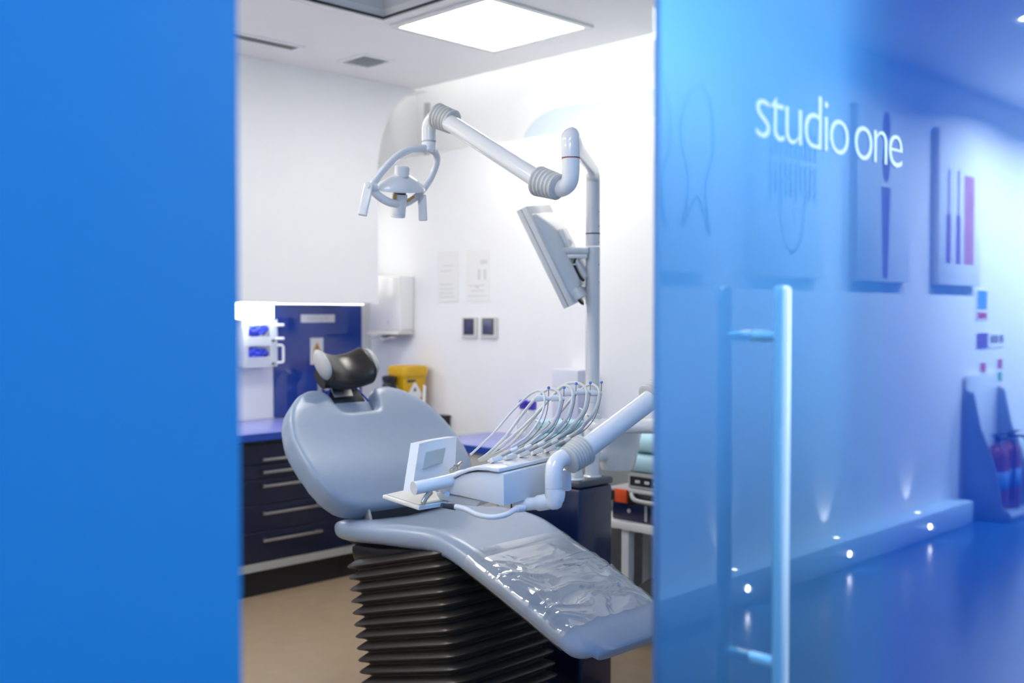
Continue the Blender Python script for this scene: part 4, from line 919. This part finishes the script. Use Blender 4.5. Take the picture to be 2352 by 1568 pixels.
# ================================================================ CORRIDOR (seen mirrored in the glass)
def canvas(x0, x1, z0, z1, label):
    t = thing('canvas_picture', ((x0 + x1) / 2, YC, z0), label, 'canvas')
    obj('stretcher', MB().bb(x0, x1, YC + .001, YC + .045, z0, z1, .003), mat('canvas_white', (.80, .83, .86), .6, noise=.02), t)
    return t
YP = YC + .0455
m_ink = mat('blue_ink', (.03, .05, .22), .6, noise=.1); m_ink2 = mat('violet_ink', (.14, .08, .32), .6, noise=.1); m_ink3 = mat('crimson_ink', (.48, .20, .34), .6, noise=.6, scale=12)
cz0, cz1 = 1.595, 2.62
t = canvas(3.48, 4.18, cz0, cz1, 'white canvas with faint tooth outlines beside the doorway')
for k in range(2):
    x = 3.62 + .34 * k
    out = catmull([(x, YP, 1.80), (x + .05, YP, 2.0), (x - .02, YP, 2.25), (x + .08, YP, 2.45), (x + .2, YP, 2.44), (x + .25, YP, 2.2), (x + .18, YP, 2.0), (x + .22, YP, 1.78), (x + .12, YP, 1.95)], 5, True)
    obj('tooth_outline', MB().tube(out, .005, 6, True), m_ink, t)
t = canvas(4.60, 5.28, cz0, cz1, 'white canvas with two rows of instruments above a dotted arch')
for k in range(10):
    x = 4.71 + .05 * k; h1 = .13 + .05 * abs(math.sin(k * 1.7)); h2 = .15 + .05 * abs(math.cos(k * 1.3))
    obj('instrument_mark', MB().bb(x, x + .02, YP - .001, YP + .001, 2.22, 2.22 + h1), m_ink, t)
    obj('instrument_mark', MB().bb(x, x + .02, YP - .001, YP + .001, 2.19 - h2, 2.19), m_ink, t)
for k in range(21):
    a = math.pi * k / 20; x = 4.94 + .12 * math.cos(a + math.pi); z = 1.98 - .25 * math.sin(a)
    obj('arch_dot', MB().box((x, YP, z), (.018, .002, .02)), m_ink, t)
t = canvas(5.66, 6.36, cz0, cz1, 'white canvas with one tall column of purple implant shapes')
xm = 6.02
obj('implant_mark', MB().prism([(xm + r * math.cos(q), YP, 2.30 + .11 * math.sin(q)) for r in (.05,) for q in [2 * math.pi * k / 20 for k in range(20)]], (0, .001, 0)), m_ink2, t)
obj('implant_mark', MB().prism([(xm + .05 * math.cos(q), YP, 2.52 + .09 * math.sin(q)) for q in [2 * math.pi * k / 20 for k in range(20)]], (0, .001, 0)), m_ink2, t)
obj('implant_mark', MB().prism([(xm - .06, YP, 2.16), (xm + .06, YP, 2.16), (xm + .05, YP, 2.0), (xm + .03, YP, 1.62), (xm - .03, YP, 1.62), (xm - .05, YP, 2.0)], (0, .001, 0)), m_ink2, t)
t = canvas(6.78, 7.48, cz0, cz1, 'white canvas with two thin tools and a crimson picture strip')
for x, mm in ((6.92, m_ink2), (7.08, m_ink2)):
    obj('tool_mark', MB().bb(x, x + .028, YP - .001, YP + .001, 2.05, 2.36), mm, t); obj('tool_mark', MB().bb(x - .02, x + .05, YP - .001, YP + .001, 1.74, 2.06), mm, t)
obj('picture_strip', MB().bb(7.19, 7.36, YP - .001, YP + .001, 1.74, 2.34), m_ink3, t)
# ledge lights
for i, x in enumerate((3.31, 4.36, 5.39, 6.44)):
    for kind in ('front', 'top'):
        c = V((x, -.98, .075)) if kind == 'front' else V((x - .0, -1.055, .15)); ax_ = V((0, 1, 0)) if kind == 'front' else V((0, 0, 1))
        t = thing('ledge_light', c, 'small round light in the %s of the skirting ledge, %s from the extinguisher stand' % ('front face' if kind == 'front' else 'top face', ('fourth', 'third', 'second', 'first')[i]), 'light', 'ledge lights %s' % kind)
        obj('bezel', MB().lathe(c, ax_, [(.022, 0), (.024, .002), (.021, .004), (.018, .004)], 20), m_steel, t)
        obj('lens', MB().lathe(c, ax_, [(.016, .002), (.016, .0045), (.008, .0055)], 16), emis('ledge_lens' if kind == 'front' else 'ledge_lens_top', (.95, .98, 1), 40 if kind == 'front' else 10), t)
        ld = bpy.data.lights.new('ledge_spot', 'SPOT'); ld.energy = 1.6 if kind == 'front' else 2.2; ld.spot_size = math.radians(75 if kind == 'front' else 60); ld.spot_blend = .6; ld.shadow_soft_size = .012; ld.color = (.9, .95, 1)
        lo = bpy.data.objects.new('spot_beam', ld); SC.collection.objects.link(lo); lo.parent = t
        lo.location = ax_ * .012
        dv_ = V((0, 1, -.55)) if kind == 'front' else V((0, -.35, 1)); lo.rotation_euler = dv_.to_track_quat('-Z', 'Y').to_euler()
# extinguisher stand with two extinguishers
st = thing('extinguisher_stand', (7.55, -.98, 0), 'curved grey-blue stand for fire extinguishers at the end of the ledge', 'stand')
m_stand = mat('stand_grey', (.16, .24, .36), .35, noise=.04)
pr_ = [(-1.11, 0), (-.80, 0), (-.80, .06), (-.86, .10), (-.88, .25), (-.93, .45), (-1.0, .62), (-1.05, .86), (-1.11, .88)]
for x in (7.30, 7.86): obj('side_panel', MB().prism([(x, y, z) for y, z in pr_], (.012, 0, 0), .002), m_stand, st)
obj('back_panel', MB().bb(7.312, 7.86, -1.12, -1.10, .0, .98, .004), mat('stand_back', (.62, .68, .74), .3, noise=.03), st)
obj('base', MB().bb(7.312, 7.86, -1.10, -.80, 0, .04, .004), m_stand, st)
for i, (x, mm, lb) in enumerate(((7.46, m_red, 'dark red fire extinguisher in the stand, next to the ledge end'), (7.70, m_red, 'dark red fire extinguisher in the stand, further from the ledge'))):
    t = thing('fire_extinguisher', (x, -.95, .04), lb, 'fire extinguisher')
    obj('cylinder', MB().lathe((x, -.95, .041), (0, 0, 1), [(.06, 0), (.072, .012), (.074, .03), (.074, .38), (.06, .43), (.03, .46), (.022, .48)], 24), mm, t)
    obj('valve', MB().cyl((x, -.95, .52), (x, -.95, .56), .02, 14), m_dark, t)
    obj('lever', MB().box((x - .02, -.93, .575), (.03, .10, .012), M.Rotation(.25, 3, 'X'), .003, 1), m_dark, t)
    obj('hose', MB().tube(catmull([(x, -.93, .545), (x + .03, -.86, .54), (x + .07, -.86, .45), (x + .085, -.87, .25), (x + .08, -.87, .12)], 5), .009, 8), m_dark, t)
    obj('label_band', MB().lathe((x, -.95, .20), (0, 0, 1), [(.0742, 0), (.0748, .001), (.0748, .12), (.0742, .121)], 24), mat('label_blue', (.15, .3, .6), .5, noise=.2, scale=60), t)
# small wall signs
def wsign(x0, x1, z0, z1, bands, label):
    t = thing('wall_sign', ((x0 + x1) / 2, YC, z0), label, 'sign')
    obj('plate', MB().bb(x0, x1, YC + .001, YC + .004, z0, z1), m_paper, t)
    for (u0, u1, v0, v1, mm) in bands: obj('band', MB().bb(x0 + (x1 - x0) * u0, x0 + (x1 - x0) * u1, YC + .004, YC + .005, z0 + (z1 - z0) * v0, z0 + (z1 - z0) * v1), mm, t)
m_sgb = mat('sign_blue', (.06, .30, .60), .5, noise=.15, scale=90); m_sgr = mat('sign_red', (.50, .03, .10), .5, noise=.1); m_sgg = mat('sign_green', (.03, .38, .22), .5, noise=.1)
wsign(7.52, 7.74, 1.36, 1.58, [(.1, .9, .35, .95, m_sgb), (.1, .9, .05, .25, m_sgr)], 'wall sign with a blue block over a red band')
wsign(7.54, 8.05, 1.16, 1.27, [(.0, .4, .0, 1., m_ink2), (.5, .62, .3, .8, m_gap), (.66, .78, .3, .8, m_gap), (.84, .96, .3, .8, m_gap)], 'wall sign with a violet square and dark marks')
wsign(8.52, 8.62, 1.18, 1.27, [(.1, .9, .1, .9, m_gap)], 'small dark square wall sign')
wsign(7.60, 7.72, .84, 1.06, [(.1, .9, .68, .98, m_sgr), (.1, .9, .30, .66, m_sgg), (.1, .9, .02, .28, m_yel)], 'narrow wall sign in red, green and yellow')
wsign(7.93, 8.03, .82, 1.08, [(.1, .9, .7, .98, m_sgr), (.1, .9, .35, .6, m_sgg), (.1, .9, .02, .2, m_sgr)], 'narrow wall sign in red, green and red')
# corridor downlights
def downlight(x, y, col, wt_, label):
    t = thing('downlight', (x, y, HC), label, 'ceiling light', 'corridor downlights')
    obj('bezel', MB().lathe((x, y, HC), (0, 0, -1), [(.06, 0), (.062, .004), (.05, .008), (.046, .006)], 24), m_white, t)
    obj('lens', MB().lathe((x, y, HC), (0, 0, -1), [(.045, 0), (.045, .005), (.02, .006)], 20), m_lamp, t)
    ld = bpy.data.lights.new('downlight_beam', 'AREA'); ld.shape = 'DISK'; ld.size = .09; ld.energy = wt_; ld.color = col; ld.spread = math.radians(160)
    lo = bpy.data.objects.new('downlight_beam', ld); SC.collection.objects.link(lo); lo.parent = t; lo.location = (0, 0, -.012)
BL = (.12, .52, 1.0); WH = (.74, .91, 1.)
for n_, (x, col, e_) in enumerate(((-.9, BL, COR_BLUE), (.6, BL, COR_BLUE), (2.15, (1., .95, .88), COR_BLUE * .9), (3.75, (.62, .85, 1.), COR_BLUE * .7), (5.77, WH, COR_WHITE * .2), (7.6, WH, COR_WHITE), (9.0, WH, COR_WHITE))):
    downlight(x, -.19, col, e_, 'small round corridor downlight, %s from the bright end wall' % ('seventh', 'sixth', 'fifth', 'fourth', 'third', 'second', 'first')[n_])
